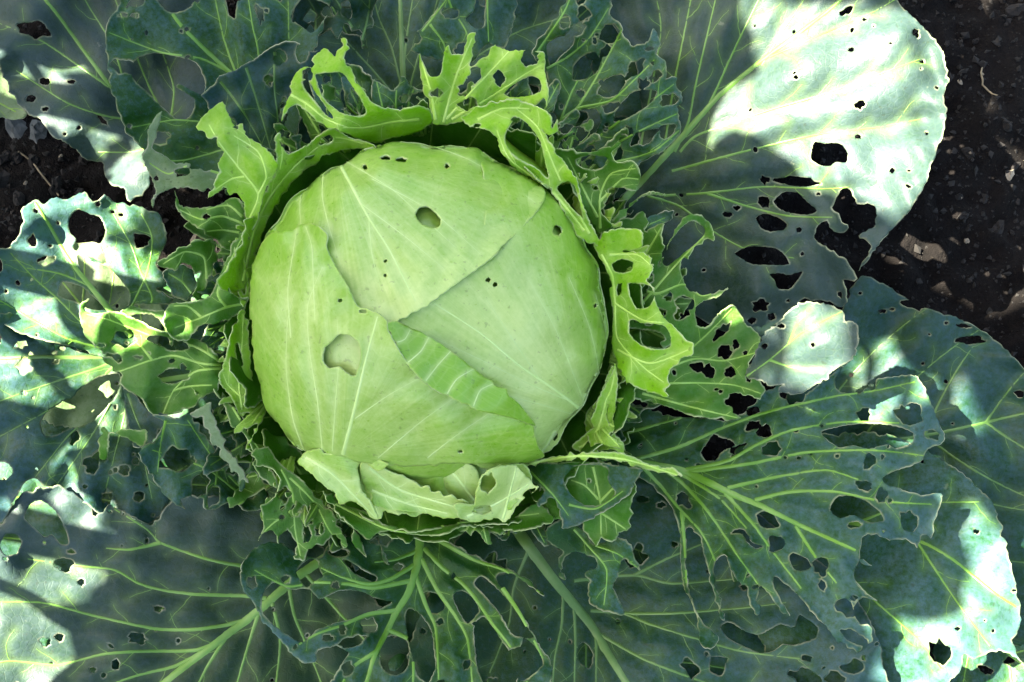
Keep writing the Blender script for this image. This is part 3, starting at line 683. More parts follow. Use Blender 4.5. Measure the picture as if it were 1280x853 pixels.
# near middle leaf eaten down to its ribs
leaf('outer_leaf', Z('a4', '760,260 830,260 900,325 1000,388 1110,430 1200,470 1264,532 1230,514 1150,452 1098,454 1092,482 1130,530 1180,600 1222,680 1262,740 1295,800 1290,850 1240,960 430,960 490,842 520,792 548,745 500,722 432,734 426,776 375,782 330,742 290,692 240,642 210,592 185,545 155,510 150,450 170,390 230,345 300,340 380,402 450,380 480,350 560,310 660,285'),
     W((525, 660, 78), (520, 740, 86), (310, 720, 116), (380, 820, 112), (450, 700, 100), (680, 740, 106), (680, 860, 108), (540, 860, 96), (440, 860, 106), (600, 720, 92)), 'mid_leaf',
     holes=[Z('a4', '525,402 560,415 605,442 652,468 640,486 600,470 560,448'), Z('a4', '470,372 510,360 550,372 540,388 500,390'), Z('a4', '226,590 235,522 275,487 330,512 400,510 440,546 510,516 580,516 650,545 706,560 650,590 560,622 480,642 430,662 402,690 370,706 310,672 258,632'), Z('a4', '770,582 810,602 850,660 862,740 866,800 840,856 800,832 780,760 765,690 755,612'),
            Z('a4', '930,537 965,514 1010,552 1026,590 1005,620 980,636 950,592'), Z('a4', '1008,492 1036,462 1090,505 1150,575 1200,645 1226,690 1150,680 1100,600 1050,540'), Z('a4', '1005,650 1040,612 1070,642 1110,702 1155,760 1170,830 1140,900 1060,880 1020,800'),
            Z('a4', '668,700 710,680 755,690 772,740 762,800 730,826 690,820 662,780'), Z('a4', '820,530 850,520 885,540 900,580 870,600 840,590'), Z('a4', '1130,740 1180,720 1190,690 1230,720 1262,780 1230,820 1180,850 1150,800')] +
           B('a4', '190,486,18,24 405,452,52,42,-10 315,478,18,14,-20 500,496,14,13 622,641,28,24,20 523,658,15,18 470,688,19,14,-10 562,702,48,20,-20 540,802,20,27,25 980,788,12,20,10 880,632,14,12 890,880,30,30'),
     wax=W((525, 660, -.2), (310, 720, .3), (680, 780, .15), (440, 850, .5), (380, 820, .9)), step=4.5, shots=8, chew=2, ruf=3, pucker=4.6,
     mid=Z('a4', '800,250 808,330 798,420 768,520 720,600 690,660 640,760 600,900'), midw=(14, 5), vw=(7, 2.2),
     veins=[Z('a4', '800,370 720,402 640,412'), Z('a4', '792,420 700,474 620,492 520,466 420,420'), Z('a4', '775,480 640,506 540,492 420,486 320,500 200,440'), Z('a4', '725,590 620,604 520,645 430,676 340,730'),
            Z('a4', '815,400 870,510 940,612 985,700 1005,900'), Z('a4', '825,360 890,430 965,490 1015,548 1080,645 1150,735 1215,880'), Z('a4', '840,310 1000,400 1120,442 1250,522'), Z('a4', '790,450 830,570 868,660 880,900'),
            Z('a4', '1092,478 1180,608 1262,765'), Z('a4', '690,660 770,700 785,800 780,900'), Z('a4', '650,740 560,800 500,900')], label='near leaf eaten down to its pale ribs')
# ------------------------------------------------------------------ cup of dark inner leaves that the head sits in
def cup(a0, a1, r0, r1, z0, z1, mat='inner_leaf', seed=0):
    n, cx, cy = 14, 540, 402
    r = random.Random(seed)
    pol = lambda a, q: (cx + 228 * q * math.cos(math.radians(a)), cy - 228 * q * math.sin(math.radians(a)))
    o = [pol(a0 + (a1 - a0) * i / n, r1 * r.uniform(.97, 1.03)) for i in range(n + 1)] + [pol(a1 + (a0 - a1) * i / n, r0) for i in range(n + 1)]
    am = (a0 + a1) / 2
    z = []
    for a in (a0, am, a1): z += [(*pol(a, r0), z0), (*pol(a, r1), z1)]
    leaf('cup_leaf', o, z, mat, step=6, ruf=2, wax=[(*pol(a0, 1), .1), (*pol(am, 1), .2), (*pol(a1, 1), .1)], side=False,
         veins=[[pol(am + d, r0), pol(am + d * 1.3, (r0 + r1) / 2), pol(am + d * 1.6, r1)] for d in (-14, -5, 5, 14)])
for i, (a0, a1, r1, z1) in enumerate([(60, 135, 1.13, 136), (125, 205, 1.12, 132), (195, 265, 1.2, 112), (255, 320, 1.2, 108), (300, 372, 1.16, 126), (0, 70, 1.14, 134)]):
    cup(a0, a1, .72, r1, 50 + (i % 2) * 6, z1, seed=i)

# ragged frill of half eaten leaves between the collar and the outer leaves
def frill(ang, r0, r1, half, z0, z1, mat, seed):
    r = random.Random(seed)
    cx, cy = 540, 402
    pol = lambda a, q: (cx + 228 * q * math.cos(math.radians(a)), cy - 228 * q * math.sin(math.radians(a)))
    o = [pol(ang - half * .35, r0)]
    n = 9
    for i in range(n):                       # torn outer margin: lobes left standing on the ribs
        t = i / (n - 1)
        a = ang - half + 2 * half * t
        full = r0 + (r1 - r0) * (.55 + .45 * math.sin(math.pi * (.15 + .7 * t)))
        q = full * r.uniform(.93, 1.04) if i % 2 == 0 else r0 + (full - r0) * r.uniform(.45, .8)
        o += [pol(a - half * .05, q * .985), pol(a + half * .07, q)]
    o.append(pol(ang + half * .35, r0))
    ribs_ = [[pol(ang + half * .2 * k, r0), pol(ang + half * .55 * k, (r0 + r1) / 2), pol(ang + half * .85 * k, r1)] for k in (-1, -.5, 0, .5, 1)]
    leaf('inner_leaf', o, [(*pol(ang, r0), z0), (*pol(ang - half, (r0 + r1) / 2), z1), (*pol(ang + half, (r0 + r1) / 2), z1 - 4), (*pol(ang, r1), z1 + 6), (*pol(ang, (r0 + r1) / 2), z1)],
         mat, veins=ribs_, chew=7, shots=6, step=4.5, ruf=5, bulge=3, wax=[(*pol(ang, r0), 0), (*pol(ang - half, r1), .6), (*pol(ang + half, r1), .6)])
for i, (a, r0, r1, h, z0, z1, m) in enumerate([(158, 1.0, 1.42, 15, 92, 112, 'inner_leaf'), (178, 1.0, 1.36, 13, 90, 112, 'mid_leaf'), (196, 1.0, 1.42, 15, 90, 110, 'inner_leaf'), (213, 1.02, 1.45, 15, 86, 104, 'mid_leaf'),
        (229, 1.05, 1.5, 14, 84, 100, 'inner_leaf'), (246, 1.1, 1.45, 13, 82, 98, 'mid_leaf'), (140, 1.0, 1.4, 14, 92, 116, 'mid_leaf'), (121, 1.0, 1.45, 14, 94, 118, 'inner_leaf'), (103, 1.0, 1.42, 13, 94, 118, 'mid_leaf'),
        (80, 1.0, 1.4, 13, 94, 116, 'inner_leaf'), (62, 1.0, 1.5, 14, 94, 116, 'mid_leaf'), (44, 1.0, 1.45, 14, 92, 112, 'inner_leaf'), (24, 1.0, 1.4, 13, 92, 110, 'mid_leaf'), (4, 1.0, 1.5, 14, 90, 108, 'inner_leaf'),
        (340, 1.0, 1.4, 12, 88, 104, 'mid_leaf'), (318, 1.05, 1.42, 13, 84, 98, 'inner_leaf'), (297, 1.08, 1.36, 12, 80, 94, 'mid_leaf')]):
    frill(a, r0, r1, h, z0, z1, m, 300 + i)

for i, (a, r0, r1, h, z0, z1, m) in enumerate([(36, 1.0, 1.2, 9, 112, 138, 'young_leaf'), (52, 1.0, 1.22, 9, 112, 140, 'young_leaf'), (14, 1.0, 1.24, 9, 108, 134, 'young_leaf'), (348, 1.0, 1.2, 8, 106, 128, 'young_leaf'),
        (330, 1.0, 1.24, 9, 104, 124, 'young_leaf'), (168, 1.02, 1.2, 8, 108, 130, 'young_leaf'), (186, 1.02, 1.22, 8, 108, 130, 'young_leaf'), (205, 1.02, 1.22, 8, 104, 124, 'young_leaf'), (150, 1.02, 1.2, 8, 110, 134, 'young_leaf'),
        (222, 1.06, 1.28, 8, 100, 120, 'young_leaf'), (238, 1.08, 1.3, 8, 98, 116, 'inner_leaf'), (112, 1.02, 1.22, 9, 112, 136, 'young_leaf'), (92, 1.02, 1.18, 8, 112, 136, 'inner_leaf'), (312, 1.06, 1.3, 9, 98, 114, 'young_leaf'), (284, 1.08, 1.26, 9, 94, 108, 'inner_leaf')]):
    frill(a, r0, r1, h, z0, z1, m, 500 + i)

# ------------------------------------------------------------------ bright inner leaves round the head
# far side, left: looped ribbon leaf
leaf('inner_leaf', Z('z2', '205,215 240,185 275,150 320,135 336,180 322,215 350,265 390,325 425,375 455,395 520,405 600,392 640,408 650,445 600,485 520,505 440,525 380,515 330,492 280,472 230,450 190,412 150,386 120,400 92,447 105,390 130,340 125,315 150,265 180,245 205,250 215,235'),
     W((400, 60, 172), (360, 120, 166), (430, 165, 160), (520, 140, 168), (530, 170, 138), (450, 172, 142), (430, 120, 172)), 'young_leaf', holes=[Z('z2', '170,300 190,296 220,342 268,408 284,436 258,424 215,372 180,330'), Z('z2', '218,275 260,268 315,268 345,305 380,358 402,402 398,424 360,430 310,414 268,384 238,345 226,310')],
     chew=2, step=4.5, ruf=2, wax=W((400, 60, .5), (360, 120, .3), (520, 160, .0)), veins=[Z('z2', '130,350 190,385 260,440 340,470'), Z('z2', '600,440 500,450 400,470 320,470')], label='bright green ribbon shaped leaf with a big gap')
leaf('inner_leaf', Z('z2', '600,200 616,240 640,282 680,272 690,202 705,168 722,202 760,196 780,132 808,126 802,180 792,240 850,192 880,166 920,184 1056,195 1060,260 1076,330 1070,396 1058,362 1010,400 940,410 880,420 830,430 780,445 740,450 700,460 650,450 638,380 614,330 604,270'),
     W((555, 150, 150), (530, 70, 168), (590, 45, 176), (680, 70, 176), (680, 130, 166), (600, 100, 164)), 'young_leaf', holes=[Z('z2', '912,345 950,310 1010,280 1044,295 1046,335 1000,353 940,358')] + B('z2', '665,343,22,15 805,280,25,32,10 895,288,25,30 782,384,46,22,-22'),
     chew=2, step=4.5, ruf=2, wax=W((555, 150, 0), (590, 45, .5), (680, 100, .8)), vw=(4.5, 1.5), veins=[Z('z2', '690,450 710,370 740,270 795,140'), Z('z2', '700,440 800,330 880,245 930,190'), Z('z2', '720,440 860,360 980,280 1050,240'), Z('z2', '660,440 640,330 610,230')], label='antler shaped bright leaf full of holes')
leaf('inner_leaf', Z('z3', '48,432 110,395 180,375 240,365 290,380 350,405 382,430 385,470 402,440 402,482 370,502 348,480 392,560 440,612 472,660 492,740 522,820 560,900 520,900 470,850 400,735 330,668 250,625 198,565 178,505 140,475 80,465'),
     W((580, 150, 166), (640, 125, 178), (690, 145, 180), (640, 210, 166), (700, 230, 168), (740, 300, 160), (610, 160, 172)), 'young_leaf', holes=[Z('z3', '208,510 226,462 258,432 298,462 338,520 358,600 368,655 320,618 260,586 222,550'), Z('z3', '402,690 440,668 468,692 486,760 496,806 460,770 422,722')] + B('z3', '245,440,14,9 105,462,16,7'),
     step=4, ruf=1.5, wax=W((580, 150, .2), (690, 145, .4), (720, 280, .2)), veins=[Z('z3', '520,860 440,720 385,600 330,470 250,400'), Z('z3', '500,850 380,700 230,590 180,480'), Z('z3', '110,440 200,400 300,400')], label='folded bright leaf with two long windows')
leaf('inner_leaf', Z('z3', '190,500 215,498 300,560 370,630 400,690 380,700 330,660 260,590 215,545'), W((630, 175, 142), (690, 230, 142), (660, 205, 148)), 'young_leaf', step=4, ruf=1, side=False)
leaf('inner_leaf', Z('z3', '400,545 500,560 600,540 622,524 640,530 602,560 622,600 680,592 706,640 690,702 640,690 592,700 580,742 570,792 600,830 560,860 510,800 470,720 430,640 395,590'),
     W((740, 270, 140), (700, 190, 150), (770, 185, 158), (798, 220, 156), (760, 230, 150)), 'inner_leaf', holes=[Z('z3', '472,592 520,572 580,580 586,603 540,625 490,618')] + B('z3', '540,690,14,9'), step=4.5, ruf=2.5,
     wax=W((740, 270, 0), (770, 185, .3), (798, 220, .3)), veins=[Z('z3', '560,840 560,720 600,640 690,620'), Z('z3', '550,800 490,680 440,580'), Z('z3', '560,740 640,660 700,660')])
leaf('inner_leaf', Z('z3', '560,880 580,820 630,790 680,740 740,706 800,714 798,722 745,716 700,735 650,795 610,850 590,900'), W((755, 300, 140), (790, 250, 150), (830, 242, 154)), 'inner_leaf', step=4, ruf=.6, side=False)
# right side: curled collar leaf
leaf('inner_leaf', Z('z7', '235,215 250,240 292,205 350,194 412,200 422,240 405,270 350,277 400,281 446,300 459,340 440,386 466,410 466,460 500,520 560,580 607,630 600,656 560,680 516,716 512,806 450,796 380,770 330,700 308,620 312,520 302,430 305,380 268,310 240,260'),
     W((748, 300, 160), (800, 290, 176), (815, 340, 178), (775, 400, 150), (820, 400, 174), (862, 435, 168), (770, 470, 138), (835, 490, 154), (785, 345, 158)), 'young_leaf',
     holes=[Z('z7', '310,322 350,305 386,320 376,350 335,358 315,346'), Z('z7', '368,398 402,396 448,404 464,440 448,478 402,490 376,450'), Z('z7', '376,530 420,542 500,550 524,590 520,634 470,640 410,620 372,580')] + B('z7', '335,418,9,26,10'),
     step=4, ruf=2.5, wax=W((748, 300, .2), (815, 340, .6), (835, 470, .3)), vw=(3.5, 1.5), veins=[Z('z7', '270,290 310,370 320,480 330,600 420,700 500,760'), Z('z7', '300,290 400,290 450,330'), Z('z7', '320,470 420,530 500,540'), Z('z7', '330,640 450,690 590,640')], label='curled bright collar leaf with window holes')
leaf('inner_leaf', Z('z7', '310,160 380,156 420,130 442,170 430,202 496,174 490,220 500,262 482,330 532,222 570,152 626,140 672,180 682,236 650,232 610,272 580,332 590,390 642,440 736,412 702,442 640,462 616,490 622,550 660,558 700,510 756,475 800,540 852,590 846,642 812,690 862,780 856,822 800,802 742,802 726,832 756,866 780,894 645,890 515,850 385,805 360,700 380,500 380,300'),
     W((790, 300, 122), (790, 470, 124), (870, 275, 140), (885, 300, 138), (900, 400, 128), (945, 420, 132), (950, 490, 128), (860, 510, 130), (850, 380, 132)), 'inner_leaf',
     holes=[Z('z7', '495,322 505,286 522,246 562,190 606,166 648,192 640,228 592,268 548,305 510,332'), Z('z7', '590,420 560,340 574,300 640,345 690,420 650,425'), Z('z7', '540,460 570,440 610,455 605,490 560,490')] +
           B('z7', '565,507,28,21,-15 722,648,28,24 765,622,14,17 665,716,24,26 622,704,26,22 745,722,22,20 800,652,9,8 708,792,8,7 640,530,16,12 812,745,10,16'),
     chew=7, step=4.5, ruf=2.5, wax=W((790, 300, 0), (790, 470, 0), (940, 440, .8), (950, 490, .5), (870, 290, .3)), shots=6,
     veins=[Z('z7', '420,420 480,432 570,400 640,442 730,414'), Z('z7', '400,760 520,700 640,600 750,490'), Z('z7', '390,780 520,764 640,762 760,770 855,800'), Z('z7', '400,760 600,675 720,680 840,650'), Z('z7', '410,480 480,400 560,310 650,220'), Z('z7', '400,340 450,260 490,190'), Z('z7', '420,800 600,850 770,890')],
     label='green lace like leaf beside the head')
leaf('inner_leaf', Z('z7', '320,690 310,720 290,760 250,830 235,853 290,920 320,870 325,810 330,760'), W((765, 470, 138), (745, 510, 128), (765, 520, 126)), 'young_leaf', step=4, ruf=1, side=False, veins=[Z('z7', '260,860 300,800 318,730')])
leaf('inner_leaf', Z('a3', '1125,330 1120,300 1150,220 1185,140 1195,180 1180,240 1165,290 1180,340 1215,365 1222,410 1180,395 1130,400 1080,400 1060,385 1100,350'), W((745, 540, 122), (765, 470, 134), (778, 560, 118)), 'young_leaf', step=4, ruf=1, side=False, veins=[Z('a3', '1090,390 1140,330 1180,180'), Z('a3', '1080,390 1150,370 1215,380')])
# left side
leaf('inner_leaf', Z('a8', '1098,256 1050,228 985,212 930,178 880,205 830,245 775,272 748,256 735,198 718,215 725,290 715,350 680,420 640,490 605,520 600,590 570,640 540,700 505,740 528,775 600,770 640,700 655,620 680,540 725,450 790,368 870,305 940,266 1000,254 1050,258'),
     W((470, 187, 158), (415, 162, 166), (345, 170, 172), (345, 220, 166), (305, 300, 160), (280, 360, 156), (330, 270, 140), (370, 230, 140), (430, 190, 142), (318, 320, 138)), 'young_leaf',
     holes=B('a8', '905,222,26,14,-25'), step=4, ruf=1.5, wax=W((430, 170, .2), (345, 220, .3), (300, 350, .2)), veins=[Z('a8', '600,740 640,560 700,430 800,310 930,215 1040,235'), Z('a8', '735,215 745,270 735,330')], label='long curved rim leaf hugging the head')
leaf('inner_leaf', Z('z1', '724,472 745,430 815,374 840,420 866,466 896,454 906,500 960,535 1000,570 1022,612 1002,660 975,700 965,740 950,790 930,850 905,830 895,745 860,712 800,697 764,727 785,680 815,600 822,560 790,516 750,490'),
     W((320, 275, 150), (270, 135, 174), (340, 205, 172), (265, 240, 166), (300, 190, 176)), 'young_leaf', holes=B('z1', '868,470,9,8'), step=4.5, ruf=2, wax=W((320, 275, .1), (270, 140, .7), (340, 205, .3)), vw=(3.5, 1.5),
     veins=[Z('z1', '920,800 950,715 880,620 810,530 770,460'), Z('z1', '950,715 980,650 950,560 860,500'), Z('z1', '900,650 850,660 790,700')], label='pale green tongue shaped lobe')
leaf('outer_leaf', Z('z1', '596,408 570,430 546,480 542,540 524,570 536,610 560,660 572,705 556,740 562,765 576,722 620,697 700,690 760,700 830,690 860,650 810,632 690,622 700,602 640,600 610,576 574,560 560,540 576,500 582,460'),
     W((290, 220, 128), (190, 150, 136), (185, 210, 132), (195, 250, 124)), 'pale_leaf', holes=B('z1', '575,655,10,9 668,632,28,17,-10 640,695,10,6'), step=4, ruf=1.5, side=False, wax=W((290, 220, .1), (190, 150, 1), (195, 240, .6)), veins=[Z('z1', '840,650 700,610 620,640 550,600')])
leaf('inner_leaf', Z('z1', '640,702 662,755 720,766 800,756 850,730 884,740 905,800') + Z('z5', '900,110 905,180 860,240 820,235 790,205 740,172 700,142 650,97'),
     W((305, 270, 138), (222, 245, 142), (265, 310, 128), (265, 280, 136)), 'inner_leaf', holes=B('z5', '758,118,14,12'), step=4.5, wax=W((305, 270, 0), (222, 245, .3), (265, 310, .1)), veins=[Z('z5', '900,150 820,120 740,130 660,95'), Z('z5', '890,120 840,80 760,95'), Z('z5', '880,180 820,170 760,175')])
leaf('inner_leaf', Z('z5', '578,292 640,250 700,225 768,204 798,232 790,290 770,340 745,400 735,430 715,410 722,370 738,330 712,332 700,296 670,290 640,312 600,306'), W((260, 310, 134), (200, 330, 142), (250, 370, 122)), 'inner_leaf', step=4.5, wax=W((260, 310, .2), (200, 330, .4), (250, 370, .1)), veins=[Z('z5', '760,350 750,270 680,250 600,295')])
leaf('inner_leaf', Z('z5', '600,492 625,442 700,437 770,412 800,352 840,262 880,182 910,200 880,270 850,330 835,372 862,412 908,420 895,462 850,495 800,512 740,522 690,572 640,572 610,532'), W((300, 375, 146), (215, 400, 138), (300, 300, 150), (230, 420, 132), (270, 385, 144)), 'inner_leaf', step=4.5,
     wax=W((300, 375, .1), (215, 400, .6), (300, 300, .2)), veins=[Z('z5', '900,440 830,455 740,492 640,530'), Z('z5', '830,450 800,400 840,300 890,200'), Z('z5', '740,490 690,450 640,450')])
leaf('inner_leaf', Z('z5', '868,200 895,215 905,300 918,345 916,420 895,450 880,410 872,340 862,270'), W((303, 310, 140), (310, 380, 140), (298, 340, 142)), 'young_leaf', holes=[Z('z5', '888,330 900,340 904,400 894,405 886,370')], step=4, ruf=.6, side=False)
leaf('inner_leaf', Z('z5', '806,722 828,640 850,560 872,490 902,466 912,540 922,640 932,760 925,820 892,855 862,802 832,762'), W((305, 395, 142), (276, 475, 136), (312, 500, 120), (300, 450, 134)), 'young_leaf', holes=[Z('z5', '865,590 876,585 890,640 892,670 880,672 870,630')] + B('z5', '915,765,6,10'), step=4.5, ruf=2.5,
     wax=W((305, 395, 0), (276, 475, .1), (312, 500, .1)), veins=[Z('z5', '895,850 880,740 890,600 895,480'), Z('z5', '885,780 840,740 822,700')])
leaf('inner_leaf', Z('z5', '600,330 640,300 700,310 720,360 700,420 640,420 620,380'), W((215, 345, 118), (240, 330, 116), (230, 375, 114)), 'mid_leaf', step=4.5, ruf=2, wax=W((215, 345, .4), (240, 330, .2), (230, 375, .2)), veins=[Z('z5', '710,410 670,360 620,330')])
leaf('inner_leaf', Z('z5', '450,470 480,452 560,465 610,470 640,560 630,600 600,520 560,480 500,480 470,490'), W((160, 390, 116), (205, 395, 120), (215, 430, 118)), 'inner_leaf', step=4, ruf=.8, side=False)
leaf('outer_leaf', Z('a1', '690,292 740,262 772,245 775,275 795,315 806,352 828,385 833,420 862,450 872,482 892,500 914,544 893,528 880,538 868,505 845,500 842,470 812,445 806,412 780,398 768,380 772,350 752,338 744,300 720,300'), W((240, 515, 124), (265, 520, 128), (310, 603, 116)), 'pale_leaf', step=4, ruf=1, side=False, wax=W((240, 515, .9), (265, 520, .9), (310, 603, 1)))
leaf('inner_leaf', Z('a1', '815,205 840,230 875,290 900,340 940,400 980,450 1010,510 1020,560 960,520 930,470 940,430 905,400 880,350 850,330 835,280'), W((280, 495, 128), (310, 545, 126), (340, 600, 124)), 'inner_leaf', holes=[Z('a1', '865,350 885,345 920,395 930,430 900,410 878,385')], step=4, ruf=1, side=False, wax=W((280, 495, .5), (310, 545, .3), (340, 600, .5)), veins=[Z('a1', '830,220 890,320 980,460')])
leaf('inner_leaf', Z('a4', '190,0 250,-10 300,55 370,105 430,175 500,230 560,290 562,345 610,392 596,340 575,300 530,250 470,200 520,300 545,352 528,362 500,312 472,322 450,346 402,366 380,402 330,382 290,332 270,300 236,300 214,332 236,280 225,205 250,195 280,165 295,110 270,70 210,50'),
     W((340, 570, 126), (330, 640, 128), (425, 640, 116), (330, 690, 124), (390, 690, 116), (380, 620, 122)), 'inner_leaf', holes=B('z5', '0,0,1') + B('a4', '300,246,10,9 303,212,9,8 350,223,22,22,-20 416,216,18,24,-20 392,312,15,36 440,290,14,24,20 345,383,9,6'), chew=3, step=4.5, ruf=2,
     wax=W((340, 570, .3), (330, 690, .6), (425, 640, .0)), veins=[Z('a4', '300,70 340,160 350,290 370,390'), Z('a4', '330,100 420,190 480,300 540,355'), Z('a4', '345,220 280,260 235,300')], label='green leaf peppered with holes beside the ruffled bract')
leaf('inner_leaf', Z('a3', '230,400 120,330 140,420 200,500 260,560 300,620 350,690 385,700 395,640 350,560 300,500 260,450'), W((380, 570, 100), (330, 550, 112), (425, 680, 104)), 'inner_leaf', step=5, wax=W((380, 570, 0), (330, 550, .1), (425, 680, 0)), veins=[Z('a3', '200,420 280,540 370,690')])
# near right
leaf('inner_leaf', Z('a5', '540,290 600,255 680,300 720,345 800,320 842,340 882,442 832,402 810,422 800,470 782,502 822,582 822,606 770,596 720,576 685,532 692,480 680,456 716,432 720,402 680,382 632,376 602,402 596,440 606,476 584,460 580,402 600,372 568,352 540,330'), W((710, 670, 106), (780, 690, 104), (760, 760, 96), (700, 710, 100)), 'mid_leaf', step=4.5, ruf=2, wax=W((710, 670, 0), (780, 690, .3), (760, 760, .3)), veins=[Z('a5', '640,290 700,360 760,440 750,570'), Z('a5', '720,350 800,380 870,430')])
leaf('inner_leaf', Z('a5', '560,60 700,45 850,100 866,140 850,200 845,282 810,300 780,336 740,320 720,352 682,302 660,262 560,252 520,230 510,150'), W((720, 590, 122), (790, 620, 124), (745, 680, 114), (680, 640, 118)), 'inner_leaf', step=4.5, ruf=1.5, holes=B('a5', '696,112,7,6'), wax=W((720, 590, 0), (790, 620, .2), (745, 680, .2)), veins=[Z('a5', '710,60 735,180 740,310'), Z('a5', '730,180 680,130 630,110'), Z('a5', '735,190 790,130 800,100'), Z('a5', '740,230 800,270 830,290')])
leaf('inner_leaf', Z('a5', '430,60 540,45 640,55 700,46 760,50 830,60 887,70 862,120 842,160 790,202 730,232 660,272 600,287 594,240 572,190 545,176 512,212 500,190 530,150 480,105'), W((660, 580, 128), (790, 590, 134), (700, 655, 130), (750, 630, 132), (680, 610, 128)), 'mid_leaf', holes=[Z('a5', '602,112 620,82 640,60 700,54 750,58 766,74 764,110 790,158 742,198 682,203 632,168')], step=4.5, ruf=1, wax=W((660, 580, .0), (790, 590, .25), (700, 655, .6)), side=False,
     veins=[Z('a5', '480,80 560,160 620,240'), Z('a5', '620,200 720,215 820,150')])
leaf('inner_leaf', Z('a5', '420,62 520,34 640,14 760,6 840,20 910,52 970,64 1030,80 1034,98 990,90 900,70 830,48 740,28 640,34 540,54'), W((650, 578, 134), (760, 566, 140), (850, 595, 134)), 'young_leaf', step=4, ruf=.8, side=False, veins=[Z('a5', '440,58 640,22 830,35 1020,92')])
# near side ruffle in front of the head
leaf('inner_leaf', Z('a3', '300,520 360,558 440,588 480,618 560,638 700,622 740,606 800,616 880,604 950,560 1005,598 980,622 900,642 800,632 730,626 660,656 570,652 500,642 460,656 440,672 420,656 380,620 340,580'),
     W((430, 625, 126), (500, 650, 124), (560, 660, 124), (680, 645, 122), (410, 620, 128), (640, 640, 120)), 'inner_leaf', step=4.5, ruf=1.5, wax=W((430, 625, 0), (560, 660, .1), (680, 645, .1)), side=False, veins=[Z('a3', '340,560 480,630 570,646 720,618 960,590')])
leaf('inner_leaf', Z('a3', '330,540 420,520 560,560 700,580 900,560 960,570 900,618 800,622 700,630 560,645 480,625 400,585'), W((430, 610, 100), (560, 640, 112), (650, 635, 108), (560, 625, 102)), 'inner_leaf', step=5, ruf=1, wax=W((430, 610, 0), (560, 640, 0), (650, 635, 0)), side=False, veins=[Z('a3', '480,560 500,620'), Z('a3', '600,570 590,640'), Z('a3', '720,590 720,620')])
leaf('inner_leaf', Z('a3', '235,415 320,405 400,410 600,430 800,436 910,440 940,490 900,545 850,590 780,606 700,600 620,590 560,598 500,585 470,600 420,560 370,550 330,520 270,465'),
     W((380, 572, 146), (640, 580, 144), (560, 640, 132), (450, 635, 134), (500, 590, 146)), 'head_leaf', step=4.5, ruf=3, bulge=2, wax=W((380, 575, .2), (640, 580, .5), (560, 640, .2)), veins=[Z('a3', '420,420 440,500 470,590'), Z('a3', '560,430 580,520 600,590'), Z('a3', '720,436 720,520 740,600'), Z('a3', '330,410 340,470 380,545')], label='crinkled pale leaf margin wrapped round the foot of the head')
leaf('inner_leaf', Z('a3', '470,452 530,425 620,432 700,432 760,446 782,490 765,540 785,575 700,562 600,512 500,472'), W((480, 582, 150), (590, 580, 152), (600, 630, 136), (530, 600, 146)), 'head_leaf', step=4.5, ruf=1.5, holes=B('a3', '660,498,4,4'), wax=W((480, 582, .4), (590, 580, .9), (600, 630, .5)), veins=[Z('a3', '500,470 560,445 600,440'), Z('a3', '760,550 700,470 640,440'), Z('a3', '700,550 620,480 570,440')])
leaf('inner_leaf', Z('a3', '415,440 440,428 520,468 600,500 690,540 745,560 765,592 700,602 620,592 540,582 470,572 440,532 420,492'), W((455, 582, 158), (560, 615, 150), (590, 642, 138), (470, 630, 140), (520, 610, 150)), 'head_leaf', step=4.5, ruf=1, wax=W((455, 582, .8), (560, 615, .9), (590, 642, .5)), label='light crumpled bract lying across the head foot', veins=[Z('a3', '440,450 540,520 740,580'), Z('a3', '450,520 560,560 680,590')])
leaf('inner_leaf', Z('a3', '225,432 250,402 290,394 330,412 400,412 470,425 500,440 470,462 432,438 408,448 420,512 450,562 472,612 440,592 400,552 350,562 340,527 310,512 270,472 240,452'), W((380, 575, 156), (440, 575, 162), (470, 645, 140), (415, 620, 144), (410, 590, 156)), 'head_leaf', step=4.5, ruf=1.2, wax=W((380, 575, .3), (440, 575, .4), (470, 645, .6)), veins=[Z('a3', '250,420 330,470 420,560 465,605'), Z('a3', '420,450 430,520 465,600')], label='folded pale leaf base at the foot of the head')
leaf('inner_leaf', Z('a3', '700,560 760,562 765,530 785,475 822,450 890,444 922,480 957,510 905,552 862,612 822,606 770,617 720,602'), W((580, 640, 142), (640, 585, 152), (670, 610, 146), (630, 645, 138)), 'head_leaf', holes=B('a3', '806,500,21,33,8 785,579,30,12,-8 928,527,22,9,-35'), step=4, ruf=1, wax=W((580, 640, .5), (640, 585, .9), (670, 610, 1.)), side=False, veins=[Z('a3', '850,605 870,530 890,450'), Z('a3', '740,600 830,560 930,500')])

# ------------------------------------------------------------------ the head
def head_core():
    n, m = 56, 36
    V, F = [], []
    for j in range(m + 1):
        th = math.pi * j / m
        for i in range(n):
            a = 2 * math.pi * i / n
            q = 1 + .012 * math.sin(3 * a + 1) * math.sin(th) + .01 * math.sin(5 * a + 2 * th)
            V.append(HC + (HR - .0055) * q * np.array([math.sin(th) * math.cos(a), math.sin(th) * math.sin(a), math.cos(th)]))
    for j in range(m):
        for i in range(n):
            a, b = j * n + i, j * n + (i + 1) % n
            F.append((a, a + n, b + n, b))
    o = mesh_obj('head', V, F, ['head_leaf'], plant)
    ca = o.data.color_attributes.new('leafdata', 'FLOAT_COLOR', 'POINT')
    ca.data.foreach_set('color', np.tile(np.array([0, 0, .3, 1], np.float32), len(V)))
    o['label'] = 'tight pale green cabbage head'
head_core()
HK = dict(mat='head_leaf', head=True, side=False, step=6, jit=.5, pucker=1.0, bulge=1.6, ruf=1.6, rim='callus_green', vw=(2.4, .8), veinh=.14, thick=.0009)
